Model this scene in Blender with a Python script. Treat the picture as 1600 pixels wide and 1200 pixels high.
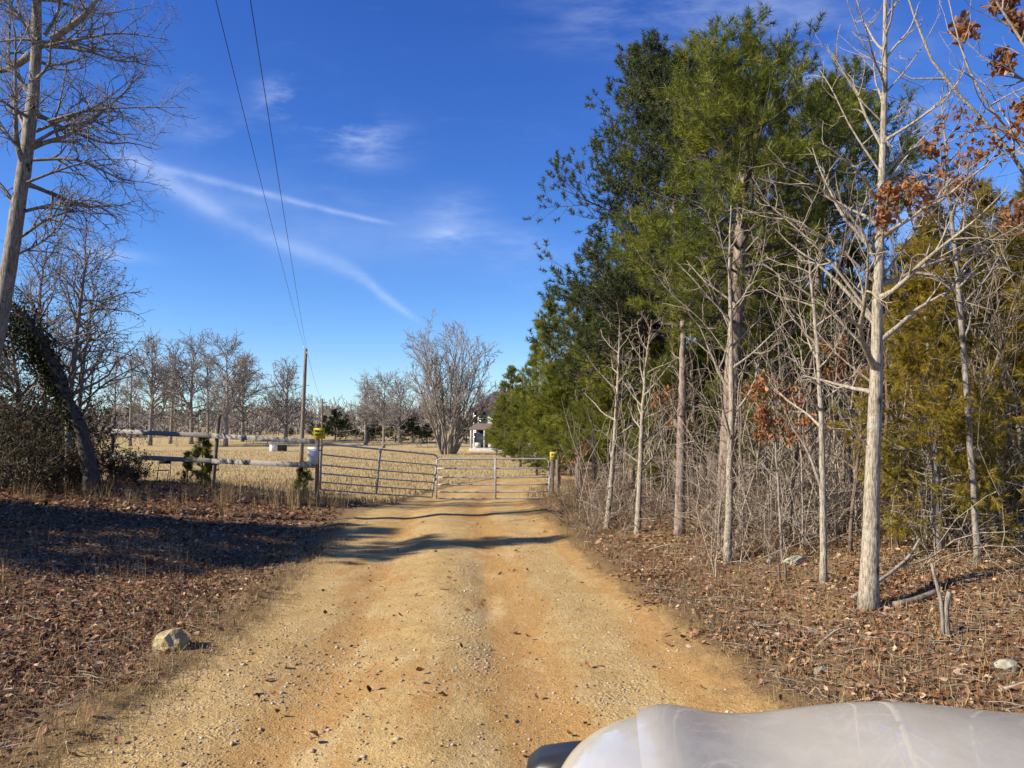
import bpy, math
import numpy as np
from mathutils import Vector

for _o in list(bpy.data.objects):
    bpy.data.objects.remove(_o)
SC = bpy.context.scene
COL = SC.collection
R_ = math.radians

# ------------------------------------------------------------------ camera
CAM_H, FPX, HORIZON = 1.9, 1202.0, 672.0
PITCH = math.atan((HORIZON - 600.0) / FPX)
cam_data = bpy.data.cameras.new('camera')
cam = bpy.data.objects.new('camera', cam_data)
COL.objects.link(cam)
cam.location = (0, 0, CAM_H)
cam.rotation_euler = (math.pi / 2 + PITCH, 0, 0)
cam_data.sensor_width = 36.0
cam_data.lens = 36.0 * FPX / 1600.0
cam_data.clip_start = 0.05
cam_data.clip_end = 6000.0
SC.camera = cam


def ray(px, py):
    u = (px - 800.0) / FPX
    w = (600.0 - py) / FPX
    return np.array([u, math.cos(PITCH) - w * math.sin(PITCH), math.sin(PITCH) + w * math.cos(PITCH)])


def at(px, py, D):
    d = ray(px, py)
    return np.array([0, 0, CAM_H]) + d * (D / d[1])


# ------------------------------------------------------------------ node helper
class NG:
    def __init__(self, tree):
        self.t = tree

    def n(self, typ, inp=None, **props):
        nd = self.t.nodes.new(typ)
        for k, v in props.items():
            setattr(nd, k, v)
        for k, v in (inp or {}).items():
            self.set(nd.inputs[k], v)
        return nd

    def set(self, sock, v):
        if isinstance(v, bpy.types.NodeSocket):
            self.t.links.new(v, sock)
        elif isinstance(v, bpy.types.Node):
            self.t.links.new(v.outputs[0], sock)
        elif v is not None:
            if isinstance(v, (tuple, list)) and len(v) == 3 and sock.type == 'RGBA':
                v = (*v, 1.0)
            sock.default_value = v

    def m(self, op, a, b=None, c=None, clamp=False):
        nd = self.t.nodes.new('ShaderNodeMath')
        nd.operation = op
        nd.use_clamp = clamp
        self.set(nd.inputs[0], a)
        if b is not None:
            self.set(nd.inputs[1], b)
        if c is not None:
            self.set(nd.inputs[2], c)
        return nd.outputs[0]

    def mix(self, f, a, b, blend='MIX'):
        nd = self.t.nodes.new('ShaderNodeMix')
        nd.data_type = 'RGBA'
        nd.blend_type = blend
        self.set(nd.inputs[0], f)
        self.set(nd.inputs[6], a)
        self.set(nd.inputs[7], b)
        return nd.outputs[2]

    def ss(self, v, lo, hi, a=0.0, b=1.0):
        nd = self.t.nodes.new('ShaderNodeMapRange')
        nd.interpolation_type = 'SMOOTHSTEP'
        self.set(nd.inputs[0], v)
        for i, x in enumerate((lo, hi, a, b)):
            nd.inputs[i + 1].default_value = x
        return nd.outputs[0]

    def noise(self, vec, scale, detail=3.0, rough=0.55, out=0):
        nd = self.n('ShaderNodeTexNoise', {'Vector': vec, 'Scale': scale, 'Detail': detail, 'Roughness': rough})
        return nd.outputs[out]

    def ramp(self, f, stops):
        nd = self.t.nodes.new('ShaderNodeValToRGB')
        el = nd.color_ramp.elements
        while len(el) < len(stops):
            el.new(0.5)
        for e, (p, c) in zip(el, stops):
            e.position = p
            e.color = (*c, 1.0)
        self.set(nd.inputs[0], f)
        return nd.outputs[0]

    def curve(self, v, pts):
        nd = self.t.nodes.new('ShaderNodeFloatCurve')
        c = nd.mapping.curves[0]
        pts = sorted(pts)
        while len(c.points) < len(pts):
            c.points.new(0.5, 0.5)
        for p, (x, y) in zip(c.points, pts):
            p.location = (x, y)
            p.handle_type = 'AUTO_CLAMPED'
        nd.mapping.update()
        self.set(nd.inputs['Value'], v)
        return nd.outputs[0]


# ------------------------------------------------------------------ sky, sun, exposure
SUN_EL, SUN_TRAVEL = 31.0, 19.0       # light travels to +x and a little to +y
ta = R_(SUN_TRAVEL)
to_sun = np.array([-math.cos(ta) * math.cos(R_(SUN_EL)), -math.sin(ta) * math.cos(R_(SUN_EL)), math.sin(R_(SUN_EL))])
SKY_STRENGTH, SUN_STRENGTH, EXPOSURE = 0.075, 4.9, 0.80

world = bpy.data.worlds.new('World')
SC.world = world
world.use_nodes = True
wt = world.node_tree
wt.nodes.clear()
g = NG(wt)
sky = g.n('ShaderNodeTexSky', sky_type='NISHITA', sun_disc=False, sun_elevation=R_(SUN_EL),
          sun_rotation=math.atan2(to_sun[0], to_sun[1]) % (2 * math.pi), altitude=150.0,
          air_density=1.0, dust_density=0.0, ozone_density=2.2)
sk = g.n('ShaderNodeSeparateColor', {'Color': g.mix(1.0, sky.outputs[0], (0.82, 1.08, 1.38), 'MULTIPLY')})
KS = SKY_STRENGTH * 2 ** EXPOSURE
grade = [g.m('MINIMUM', sk.outputs[i], g.m('MULTIPLY', g.m('POWER', g.m('MULTIPLY', sk.outputs[i], KS), p), c / KS)) for i, (p, c) in enumerate(((1.64, 1.57), (1.42, 1.035), (1.05, 1.0)))]
hsv = g.n('ShaderNodeCombineColor', {0: grade[0], 1: grade[1], 2: grade[2]}).outputs[0]
tc = g.n('ShaderNodeTexCoord')
sep = g.n('ShaderNodeSeparateXYZ', {'Vector': tc.outputs['Generated']})
az = g.m('ARCTAN2', sep.outputs[0], sep.outputs[1])
el = g.m('ARCSINE', sep.outputs[2])
AZ0, AZ1, EL0, EL1 = -0.75, 0.65, 0.0, 0.75
azn = g.m('DIVIDE', g.m('SUBTRACT', az, AZ0), AZ1 - AZ0)
eln = g.m('DIVIDE', g.m('SUBTRACT', el, EL0), EL1 - EL0)


def azel(px, py):
    d = ray(px, py)
    d = d / np.linalg.norm(d)
    return (math.atan2(d[0], d[1]) - AZ0) / (AZ1 - AZ0), (math.asin(d[2]) - EL0) / (EL1 - EL0)


gen = tc.outputs['Generated']
flow = g.n('ShaderNodeMapping', {'Vector': gen, 'Rotation': (0, R_(25), R_(20)), 'Scale': (2.0, 7.0, 9.0)})
wisp = g.noise(flow, 2.2, 6.0, 0.62)
fine = g.noise(gen, 22.0, 5.0, 0.6)
clouds = None


def addc(v):
    global clouds
    clouds = v if clouds is None else g.m('ADD', clouds, v)


def trail(path, widths, dens, grain):
    pe = [azel(*p) for p in path]
    cy = g.curve(azn, pe)
    cw = g.curve(azn, [(a[0], w) for a, w in zip(pe, widths)])
    cd = g.m('MAXIMUM', g.curve(azn, [(-0.5, 0.0), (pe[0][0] - 0.03, 0.0)] + [(a[0], d) for a, d in zip(pe, dens)] + [(pe[-1][0] + 0.03, 0.0), (1.5, 0.0)]), 0.0)
    wob = g.m('MULTIPLY', g.m('SUBTRACT', fine, 0.5), 0.006)
    q = g.m('DIVIDE', g.m('ADD', g.m('SUBTRACT', eln, cy), wob), g.m('MAXIMUM', cw, 0.0015))
    gs = g.m('POWER', 2.718, g.m('MULTIPLY', g.m('MULTIPLY', q, q), -1.0))
    tex = g.ss(g.m('ADD', g.m('MULTIPLY', fine, grain), g.m('MULTIPLY', wisp, 1.0 - grain)), 0.3, 0.62, 0.35, 1.0)
    addc(g.m('MULTIPLY', g.m('MULTIPLY', gs, cd), tex))


trail([(140, 232), (225, 256), (300, 274), (400, 299), (500, 325), (580, 343), (640, 353)],
      [0.012, 0.008, 0.006, 0.0055, 0.0045, 0.004, 0.003], [0.0, 0.16, 0.24, 0.27, 0.25, 0.2, 0.0], 0.5)
trail([(130, 215), (235, 268), (330, 325), (420, 372), (500, 402), (560, 430), (605, 466), (672, 512)],
      [0.02, 0.016, 0.014, 0.013, 0.014, 0.012, 0.009, 0.005], [0.0, 0.18, 0.18, 0.16, 0.15, 0.22, 0.26, 0.0], 0.5)
trail([(150, 230), (240, 268), (330, 308), (430, 345), (560, 375), (720, 365), (860, 400)],
      [0.03, 0.03, 0.045, 0.055, 0.05, 0.05, 0.04], [0.0, 0.10, 0.13, 0.13, 0.10, 0.10, 0.0], 0.35)
trail([(150, 395), (200, 400), (300, 412)], [0.01, 0.01, 0.006], [0.25, 0.18, 0.0], 0.5)
for (bx, by, sx, sy, d) in [(463, 158, 0.026, 0.036, 0.50), (560, 215, 0.035, 0.035, 0.42), (705, 372, 0.022, 0.018, 0.34),
                            (715, 325, 0.03, 0.025, 0.18), (340, 215, 0.05, 0.04, 0.12), (810, 380, 0.04, 0.04, 0.1),
                            (1000, 20, 0.09, 0.05, 0.16), (1180, 60, 0.07, 0.08, 0.15), (1300, 200, 0.05, 0.12, 0.18),
                            (1420, 260, 0.05, 0.1, 0.2)]:
    a, e = azel(bx, by)
    qx = g.m('DIVIDE', g.m('SUBTRACT', azn, a), sx)
    qy = g.m('DIVIDE', g.m('SUBTRACT', eln, e), sy)
    rr = g.m('ADD', g.m('MULTIPLY', qx, qx), g.m('MULTIPLY', qy, qy))
    gs = g.m('POWER', 2.718, g.m('MULTIPLY', rr, -1.0))
    addc(g.m('MULTIPLY', g.m('MULTIPLY', gs, d * 1.4), g.ss(wisp, 0.38, 0.68)))
addc(g.m('MULTIPLY', g.ss(wisp, 0.58, 0.8), 0.05))
cl = g.m('MULTIPLY', clouds, g.ss(el, 0.0, 0.08), clamp=True)
skyc = g.mix(cl, hsv, (7.2, 8.2, 10.0))
bg = g.n('ShaderNodeBackground', {'Color': skyc, 'Strength': SKY_STRENGTH})
g.n('ShaderNodeOutputWorld', {'Surface': bg})

sun_data = bpy.data.lights.new('sun', 'SUN')
sun_data.energy = SUN_STRENGTH
sun_data.angle = R_(0.53)
sun_data.color = (1.0, 0.905, 0.75)
sun = bpy.data.objects.new('sun', sun_data)
COL.objects.link(sun)
sun.rotation_euler = Vector((-to_sun[0], -to_sun[1], -to_sun[2])).to_track_quat('-Z', 'Y').to_euler()
sun.location = (-20, -8, 20)

SC.render.engine = 'CYCLES'
SC.view_settings.view_transform = 'Standard'
SC.view_settings.look = 'None'
SC.view_settings.exposure = EXPOSURE
SC.view_settings.gamma = 1.0
SC.view_settings.use_curve_mapping = False
SC.cycles.max_bounces = 4
SC.cycles.diffuse_bounces = 2
SC.cycles.transparent_max_bounces = 4
SC.cycles.use_adaptive_sampling = True
SC.cycles.adaptive_threshold = 0.02

# ------------------------------------------------------------------ mesh helpers
def nrm(a):
    return a / np.maximum(np.linalg.norm(a, axis=-1, keepdims=True), 1e-9)


def make_mesh(name, V, faces, mat=None, smooth=False, attrs=None):
    V = np.asarray(V, dtype=np.float32).reshape(-1, 3)
    faces = [np.asarray(f, dtype=np.int32) for f in (faces if isinstance(faces, list) else [faces]) if len(f)]
    me = bpy.data.meshes.new(name)
    me.vertices.add(len(V))
    me.vertices.foreach_set('co', V.ravel())
    nl = sum(f.size for f in faces)
    npoly = sum(len(f) for f in faces)
    me.loops.add(nl)
    me.loops.foreach_set('vertex_index', np.concatenate([f.ravel() for f in faces]))
    me.polygons.add(npoly)
    sizes = np.concatenate([np.full(len(f), f.shape[1], dtype=np.int32) for f in faces])
    starts = np.concatenate([[0], np.cumsum(sizes)[:-1]]).astype(np.int32)
    me.polygons.foreach_set('loop_start', starts)
    me.polygons.foreach_set('loop_total', sizes)
    if smooth:
        me.polygons.foreach_set('use_smooth', np.ones(npoly, dtype=bool))
    for k, v in (attrs or {}).items():
        a = me.attributes.new(k, 'FLOAT', 'POINT')
        a.data.foreach_set('value', np.asarray(v, dtype=np.float32).ravel())
    me.update(calc_edges=True)
    if mat is not None:
        me.materials.append(mat)
    return me


def link(name, me, parent=None):
    o = bpy.data.objects.new(name, me)
    COL.objects.link(o)
    if parent is not None:
        o.parent = parent
    return o


def tag(o, label=None, cat=None, group=None, kind=None):
    for k, v in (('label', label), ('category', cat), ('group', group), ('kind', kind)):
        if v:
            o[k] = v
    return o


def thing(name, loc, label, cat, group=None, rz=0.0, scale=1.0):
    e = link(name, None)
    e.empty_display_size = 0.2
    e.location = tuple(float(v) for v in loc)
    e.rotation_euler = (0, 0, rz)
    e.scale = (scale, scale, scale) if not isinstance(scale, tuple) else scale
    return tag(e, label, cat, group)


class MB:
    """collects verts and faces of mixed sizes"""
    def __init__(self):
        self.V, self.F, self.n = [], {}, 0

    def add(self, V, F):
        V = np.asarray(V, dtype=float).reshape(-1, 3)
        for f in (F if isinstance(F, list) else [F]):
            f = np.asarray(f, dtype=np.int64)
            if len(f):
                self.F.setdefault(f.shape[1], []).append(f + self.n)
        self.V.append(V)
        self.n += len(V)
        return self

    def mesh(self, name, mat, smooth=False, attrs=None):
        return make_mesh(name, np.concatenate(self.V), [np.concatenate(v) for v in self.F.values()], mat, smooth, attrs)


def box(c, s, rz=0.0, bev=0.0):
    """box with chamfered vertical and horizontal edges when bev > 0"""
    c = np.array(c, float)
    h = np.array(s, float) / 2
    if bev <= 0:
        V = np.array([[x, y, z] for z in (-1, 1) for y in (-1, 1) for x in (-1, 1)], float) * h
        F = [np.array([[0, 2, 3, 1], [4, 5, 7, 6], [0, 1, 5, 4], [2, 6, 7, 3], [0, 4, 6, 2], [1, 3, 7, 5]])]
    else:
        b = min(bev, h.min() * 0.9)
        rings = []
        for z, ins in ((-h[2], b), (-h[2] + b, 0), (h[2] - b, 0), (h[2], b)):
            x, y = h[0] - ins, h[1] - ins
            rings.append([[-x + b, -y, z], [x - b, -y, z], [x, -y + b, z], [x, y - b, z], [x - b, y, z], [-x + b, y, z], [-x, y - b, z], [-x, -y + b, z]])
        V = np.array(rings).reshape(-1, 3)
        q = [[r * 8 + i, r * 8 + (i + 1) % 8, r * 8 + 8 + (i + 1) % 8, r * 8 + 8 + i] for r in range(3) for i in range(8)]
        F = [np.array(q), np.array([list(range(7, -1, -1)), list(range(24, 32))])]
    cs, sn = math.cos(rz), math.sin(rz)
    V = V @ np.array([[cs, sn, 0], [-sn, cs, 0], [0, 0, 1]])
    return V + c, F


def tubes(P, R, n, cap=False):
    """P (B,k,3), R (B,k)"""
    P = np.asarray(P, float)
    R = np.asarray(R, float)
    B, k, _ = P.shape
    T = nrm(np.gradient(P, axis=1))
    mt = np.abs(nrm(P[:, -1] - P[:, 0]))
    ref = np.zeros((B, 3))
    ref[np.arange(B), np.argmin(mt, axis=1)] = 1.0
    U = nrm(np.cross(T, ref[:, None, :]))
    W = np.cross(T, U)
    a = np.arange(n) * 2 * math.pi / n
    V = P[:, :, None, :] + R[:, :, None, None] * (U[:, :, None, :] * np.cos(a)[None, None, :, None] + W[:, :, None, :] * np.sin(a)[None, None, :, None])
    b = np.arange(B)[:, None, None] * k * n
    i = np.arange(k - 1)[None, :, None] * n
    j = np.arange(n)[None, None, :]
    j2 = (j + 1) % n
    F = np.stack([b + i + j, b + i + j2, b + i + n + j2, b + i + n + j], axis=-1).reshape(-1, 4)
    Fs = [F]
    if cap:
        c0 = (np.arange(B)[:, None] * k * n + np.arange(n)[None, ::-1])
        c1 = (np.arange(B)[:, None] * k * n + (k - 1) * n + np.arange(n)[None, :])
        Fs.append(np.concatenate([c0, c1]))
    return V.reshape(-1, 3), Fs


def bar(a, b, r, n=8):
    return tubes(np.array([[a, b]], float), np.array([[r, r]]), n, cap=True)


def spline(wp, k):
    wp = np.asarray(wp, float)
    m = len(wp)
    if m == 2:
        t = np.linspace(0, 1, k)[:, None]
        return wp[0] * (1 - t) + wp[1] * t
    ext = np.vstack([2 * wp[0] - wp[1], wp, 2 * wp[-1] - wp[-2]])
    s = np.linspace(0, m - 1 - 1e-6, k)
    i = s.astype(int)
    t = (s - i)[:, None]
    p0, p1, p2, p3 = ext[i], ext[i + 1], ext[i + 2], ext[i + 3]
    return 0.5 * (2 * p1 + (p2 - p0) * t + (2 * p0 - 5 * p1 + 4 * p2 - p3) * t ** 2 + (3 * p1 - p0 - 3 * p2 + p3) * t ** 3)


def perp(T, rng):
    v = rng.normal(size=T.shape)
    U = nrm(np.cross(T, v))
    return U, np.cross(T, U)


def sample(P, R, idx, t):
    k = P.shape[1]
    s = np.clip(t, 0, 0.9999) * (k - 1)
    i = s.astype(int)
    f = (s - i)[:, None]
    a, b = P[idx, i], P[idx, i + 1]
    return a * (1 - f) + b * f, nrm(b - a), R[idx, i] * (1 - f[:, 0]) + R[idx, i + 1] * f[:, 0]


def grow_paths(P0, D0, L, k, up, wob, rng, side=None):
    B = len(P0)
    P = np.zeros((B, k, 3))
    P[:, 0] = P0
    d = nrm(D0)
    st = (L / (k - 1))[:, None]
    upv = np.array([0, 0, 1.0])
    for i in range(1, k):
        d = nrm(d + upv * (up / (k - 1)) + rng.normal(0, wob / math.sqrt(k - 1), (B, 3)))
        P[:, i] = P[:, i - 1] + d * st
    return P


def branch(P, R, L, cnt, t0, t1, ang, sd, ratio, k, up, wob, rs, rt, rng, absL=None):
    """children of B parent paths; returns P, R, L, parent index, t"""
    cnt = np.broadcast_to(np.asarray(cnt), (len(P),)).astype(int)
    idx = np.repeat(np.arange(len(P)), cnt)
    if len(idx) == 0:
        return np.zeros((0, k, 3)), np.zeros((0, k)), np.zeros(0), idx, np.zeros(0)
    j = np.concatenate([np.arange(c) for c in cnt])
    t = t0 + (t1 - t0) * (j + rng.random(len(idx))) / np.maximum(cnt[idx], 1)
    pos, T, r = sample(P, R, idx, t)
    az_ = j * 2.4 + idx * 1.7 + rng.normal(0, 0.5, len(idx))
    ref = np.where(np.abs(T[:, 2:3]) > 0.9, np.array([[1.0, 0, 0]]), np.array([[0, 0, 1.0]]))
    U = nrm(np.cross(T, ref))
    W = np.cross(T, U)
    a = R_(1) * (ang + rng.normal(0, sd, len(idx))) if np.isscalar(ang) else R_(1) * (np.interp(t, (t0, t1), ang) + rng.normal(0, sd, len(idx)))
    D = T * np.cos(a)[:, None] + (U * np.cos(az_)[:, None] + W * np.sin(az_)[:, None]) * np.sin(a)[:, None]
    if absL is not None:
        Ln = absL(t) * rng.uniform(0.75, 1.2, len(idx))
    else:
        Ln = L[idx] * ratio * (1.15 - 0.6 * t) * rng.uniform(0.6, 1.3, len(idx))
    PP = grow_paths(pos, D, Ln, k, up, wob, rng)
    r0 = np.minimum(r * rs, 0.017 * Ln + 0.0025)
    r0 = np.maximum(r0, rt)
    s = np.linspace(0, 1, k)[None, :]
    RR = r0[:, None] * (1 - s) + rt * s
    RR[:, 0] *= 1.45
    return PP, RR, Ln, idx, t


def length(P):
    return np.linalg.norm(np.diff(P, axis=1), axis=2).sum(1)


# ------------------------------------------------------------------ numeric noise and terrain
_tab = np.random.default_rng(3).random((256, 256))


def vn(x, y):
    xi, yi = np.floor(x).astype(int), np.floor(y).astype(int)
    fx, fy = x - xi, y - yi
    fx, fy = fx * fx * (3 - 2 * fx), fy * fy * (3 - 2 * fy)
    a = _tab[xi % 256, yi % 256]
    b = _tab[(xi + 1) % 256, yi % 256]
    c = _tab[xi % 256, (yi + 1) % 256]
    d = _tab[(xi + 1) % 256, (yi + 1) % 256]
    return (a * (1 - fx) + b * fx) * (1 - fy) + (c * (1 - fx) + d * fx) * fy - 0.5


def fbm(x, y, o=4):
    s, a = 0, 1.0
    for i in range(o):
        s = s + a * vn(x * 2 ** i + 17.3 * i, y * 2 ** i + 5.1 * i)
        a *= 0.5
    return s


def sst(x, a, b):
    t = np.clip((x - a) / (b - a), 0, 1)
    return t * t * (3 - 2 * t)


ROAD = np.array([[-0.3, -12], [-0.35, 2], [-0.45, 5], [-0.6, 8], [-0.9, 11.5], [-1.3, 16], [-1.6, 21], [-1.55, 26], [-1.1, 31], [0.2, 36], [3.0, 40], [8, 43], [18, 45], [40, 46]], float)


def road_d(x, y):
    """signed lateral offset and absolute distance to the centreline"""
    x = np.asarray(x, float)
    y = np.asarray(y, float)
    best = np.full(x.shape, 1e9)
    sgn = np.zeros(x.shape)
    for a, b in zip(ROAD[:-1], ROAD[1:]):
        ab = b - a
        t = np.clip(((x - a[0]) * ab[0] + (y - a[1]) * ab[1]) / (ab @ ab), 0, 1)
        dx, dy = x - (a[0] + t * ab[0]), y - (a[1] + t * ab[1])
        d = np.hypot(dx, dy)
        m = d < best
        best = np.where(m, d, best)
        sgn = np.where(m, np.sign(ab[1] * dx - ab[0] * dy), sgn)
    return best * sgn, best


def half_w(y):
    return np.interp(y, [0, 5, 12, 20, 28, 40], [2.25, 2.15, 2.0, 2.15, 1.9, 1.7])


def fence_y(x):
    return np.interp(x, [-40, -13.3, -5.6, 0, 3, 40], [27.5, 25.7, 22.3, 25.0, 26, 26])


def terrain(x, y):
    x = np.asarray(x, float)
    y = np.asarray(y, float)
    s, d = road_d(x, y)
    hw = half_w(y)
    z = np.interp(y, [-60, 0, 10, 16, 19, 22, 25, 34, 60, 100, 140, 200, 300, 1600], [0, 0, 0, 0.0, -0.1, -0.26, -0.42, -0.5, -0.45, -0.3, 0.2, 2.0, 3.5, 10.0])
    near = 1 - sst(y, 24, 36)
    off = s - np.sign(s) * hw
    left = sst(-s - hw, 0, 8.5) * 0.62 * near
    right = sst(s - hw, -0.2, 4.5) * 0.5 * near
    z = z + left + right
    inr = 1 - sst(d, hw - 0.2, hw + 0.5)
    fade = 1 - sst(y, 45, 60)
    rut = -0.03 * np.exp(-((s - 0.62) / 0.3) ** 2) - 0.03 * np.exp(-((s + 0.95) / 0.28) ** 2) + 0.025 * np.exp(-((s + 0.15) / 0.3) ** 2)
    rut = rut + 0.05 * np.exp(-((d - hw - 0.15) / 0.3) ** 2) * (y < 40)
    # wash-out gully beside the gravel strip
    gx = np.interp(y, [5, 7, 9, 12], [-0.12, -0.28, -0.4, -0.62])
    gul = -0.03 * sst(fbm(x * 0.9 + 3, y * 1.4, 2), -0.35, 0.2) * np.exp(-((x - gx - 0.12) / 0.07) ** 2) * sst(y, 5.0, 6.2) * (1 - sst(y, 9.5, 12))
    lump = 0.10 * np.exp(-((y - 18.2) / 1.0) ** 2) * inr + 0.06 * np.exp(-((y - 15.0) / 0.8) ** 2) * inr
    z = z + (rut + gul + lump) * fade
    dist = np.hypot(x, y)
    amp = np.where(d < hw, 0.02, 0.09) * (1 - sst(dist, 60, 140) * 0.4)
    z = z + amp * fbm(x * 0.55, y * 0.55, 3) + 0.02 * fbm(x * 2.3 + 9, y * 2.3, 3) * (1 - sst(dist, 25, 60)) * np.where(d < hw, 0.8, 1.6)
    z = z + 0.5 * fbm(x * 0.03 + 4, y * 0.03, 2) * sst(dist, 40, 120)
    return z


def gz(x, y):
    return float(terrain(np.array([x]), np.array([y]))[0])


def on(x, y, dz=0.0):
    return np.array([x, y, gz(x, y) + dz])


def on_px(px, D, dz=0.0):
    """a ground point at depth D seen in the column px"""
    x = (px - 800.0) / FPX * D * 1.0
    return on(x, D, dz)


def ground_px(px, py):
    d = ray(px, py)
    t = np.linspace(2, 160, 6000)
    X = d[0] * t
    Y = d[1] * t
    Z = CAM_H + d[2] * t
    h = terrain(X, Y)
    i = np.argmax(Z < h)
    return np.array([X[i], Y[i], h[i]])


def field_mask(x, y):
    f = sst(y - fence_y(x), -0.6, 1.6)
    f = f * (1 - sst(x - np.interp(y, [24, 30, 60, 90], [0.5, 1.0, 0.0, 12]), 0, 3.0))
    return f


# ------------------------------------------------------------------ materials
MAT = {}


def newmat(name):
    m = bpy.data.materials.new(name)
    m.use_nodes = True
    m.node_tree.nodes.clear()
    MAT[name] = m
    return m, NG(m.node_tree)


def principled(name, col, rough=0.7, metallic=0.0, var=0.12, scale=6.0, bump=0.0, bscale=40.0, stretch=(1, 1, 1), col2=None, coat=0.0, spec=0.3):
    m, g = newmat(name)
    tc = g.n('ShaderNodeTexCoord')
    mp = g.n('ShaderNodeMapping', {'Vector': tc.outputs['Object'], 'Scale': stretch})
    nz = g.noise(mp, scale, 5.0, 0.6)
    c2 = col2 if col2 else tuple(c * (1 - 2 * var) for c in col)
    c = g.mix(g.ss(nz, 0.3, 0.7), c2, col)
    b = g.n('ShaderNodeBsdfPrincipled', {'Base Color': c, 'Roughness': rough, 'Metallic': metallic, 'Specular IOR Level': spec, 'Coat Weight': coat, 'Coat Roughness': 0.04})
    if bump > 0:
        bn = g.noise(mp, bscale, 4.0, 0.6)
        bp = g.n('ShaderNodeBump', {'Height': bn, 'Strength': 0.8, 'Distance': bump})
        g.set(b.inputs['Normal'], bp)
    g.n('ShaderNodeOutputMaterial', {'Surface': b})
    return m


def bark(name, pale, dark, lichen=None, vs=(9, 9, 1.6), bump=0.012, amt=0.5, rings=False):
    m, g = newmat(name)
    tc = g.n('ShaderNodeTexCoord')
    mp = g.n('ShaderNodeMapping', {'Vector': tc.outputs['Object'], 'Scale': vs})
    rid = g.noise(mp, 3.0, 6.0, 0.65)
    blot = g.noise(tc.outputs['Object'], 2.3, 4.0, 0.6)
    c = g.mix(g.ss(rid, 0.32, 0.62), dark, pale)
    c = g.mix(g.ss(blot, 0.5, 0.72, 0.0, amt), c, dark)
    if lichen:
        ln = g.noise(tc.outputs['Object'], 5.0, 5.0, 0.7)
        c = g.mix(g.ss(ln, 0.55, 0.7, 0.0, 0.7), c, lichen)
    if rings:
        rg = g.noise(g.n('ShaderNodeMapping', {'Vector': tc.outputs['Object'], 'Scale': (5, 5, 26)}), 2.0, 4.0, 0.7)
        c = g.mix(g.ss(rg, 0.56, 0.68, 0.0, 0.55), c, dark)
        kn = g.n('ShaderNodeTexVoronoi', {'Vector': g.n('ShaderNodeMapping', {'Vector': tc.outputs['Object'], 'Scale': (4, 4, 3)}), 'Scale': 1.0})
        c = g.mix(g.ss(kn.outputs['Distance'], 0.10, 0.19, 0.85, 0.0), c, tuple(v * 0.35 for v in dark))
    b = g.n('ShaderNodeBsdfPrincipled', {'Base Color': c, 'Roughness': 0.85, 'Specular IOR Level': 0.15})
    bp = g.n('ShaderNodeBump', {'Height': rid, 'Strength': 0.9, 'Distance': bump})
    g.set(b.inputs['Normal'], bp)
    g.n('ShaderNodeOutputMaterial', {'Surface': b})
    return m


def foliage(name, stops, trans=0.3, scale=0.9, rough=0.55, attr=None):
    m, g = newmat(name)
    tc = g.n('ShaderNodeTexCoord')
    oi = g.n('ShaderNodeObjectInfo')
    if attr:
        f = g.n('ShaderNodeAttribute', attribute_name=attr).outputs['Fac']
    else:
        n1 = g.noise(tc.outputs['Object'], scale, 4.0, 0.65)
        n2 = g.noise(tc.outputs['Object'], scale * 9, 2.0, 0.5)
        f = g.m('ADD', g.m('MULTIPLY', n1, 0.6), g.m('MULTIPLY', n2, 0.4))
        f = g.ss(f, 0.3, 0.7)
        f = g.m('ADD', f, g.m('MULTIPLY', g.m('SUBTRACT', oi.outputs['Random'], 0.5), 0.25), clamp=True)
    c = g.ramp(f, stops)
    d = g.n('ShaderNodeBsdfPrincipled', {'Base Color': c, 'Roughness': rough, 'Specular IOR Level': 0.2})
    t = g.n('ShaderNodeBsdfTranslucent', {'Color': c})
    mx = g.n('ShaderNodeMixShader', {0: trans, 1: d.outputs[0], 2: t.outputs[0]})
    g.n('ShaderNodeOutputMaterial', {'Surface': mx})
    return m


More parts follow.
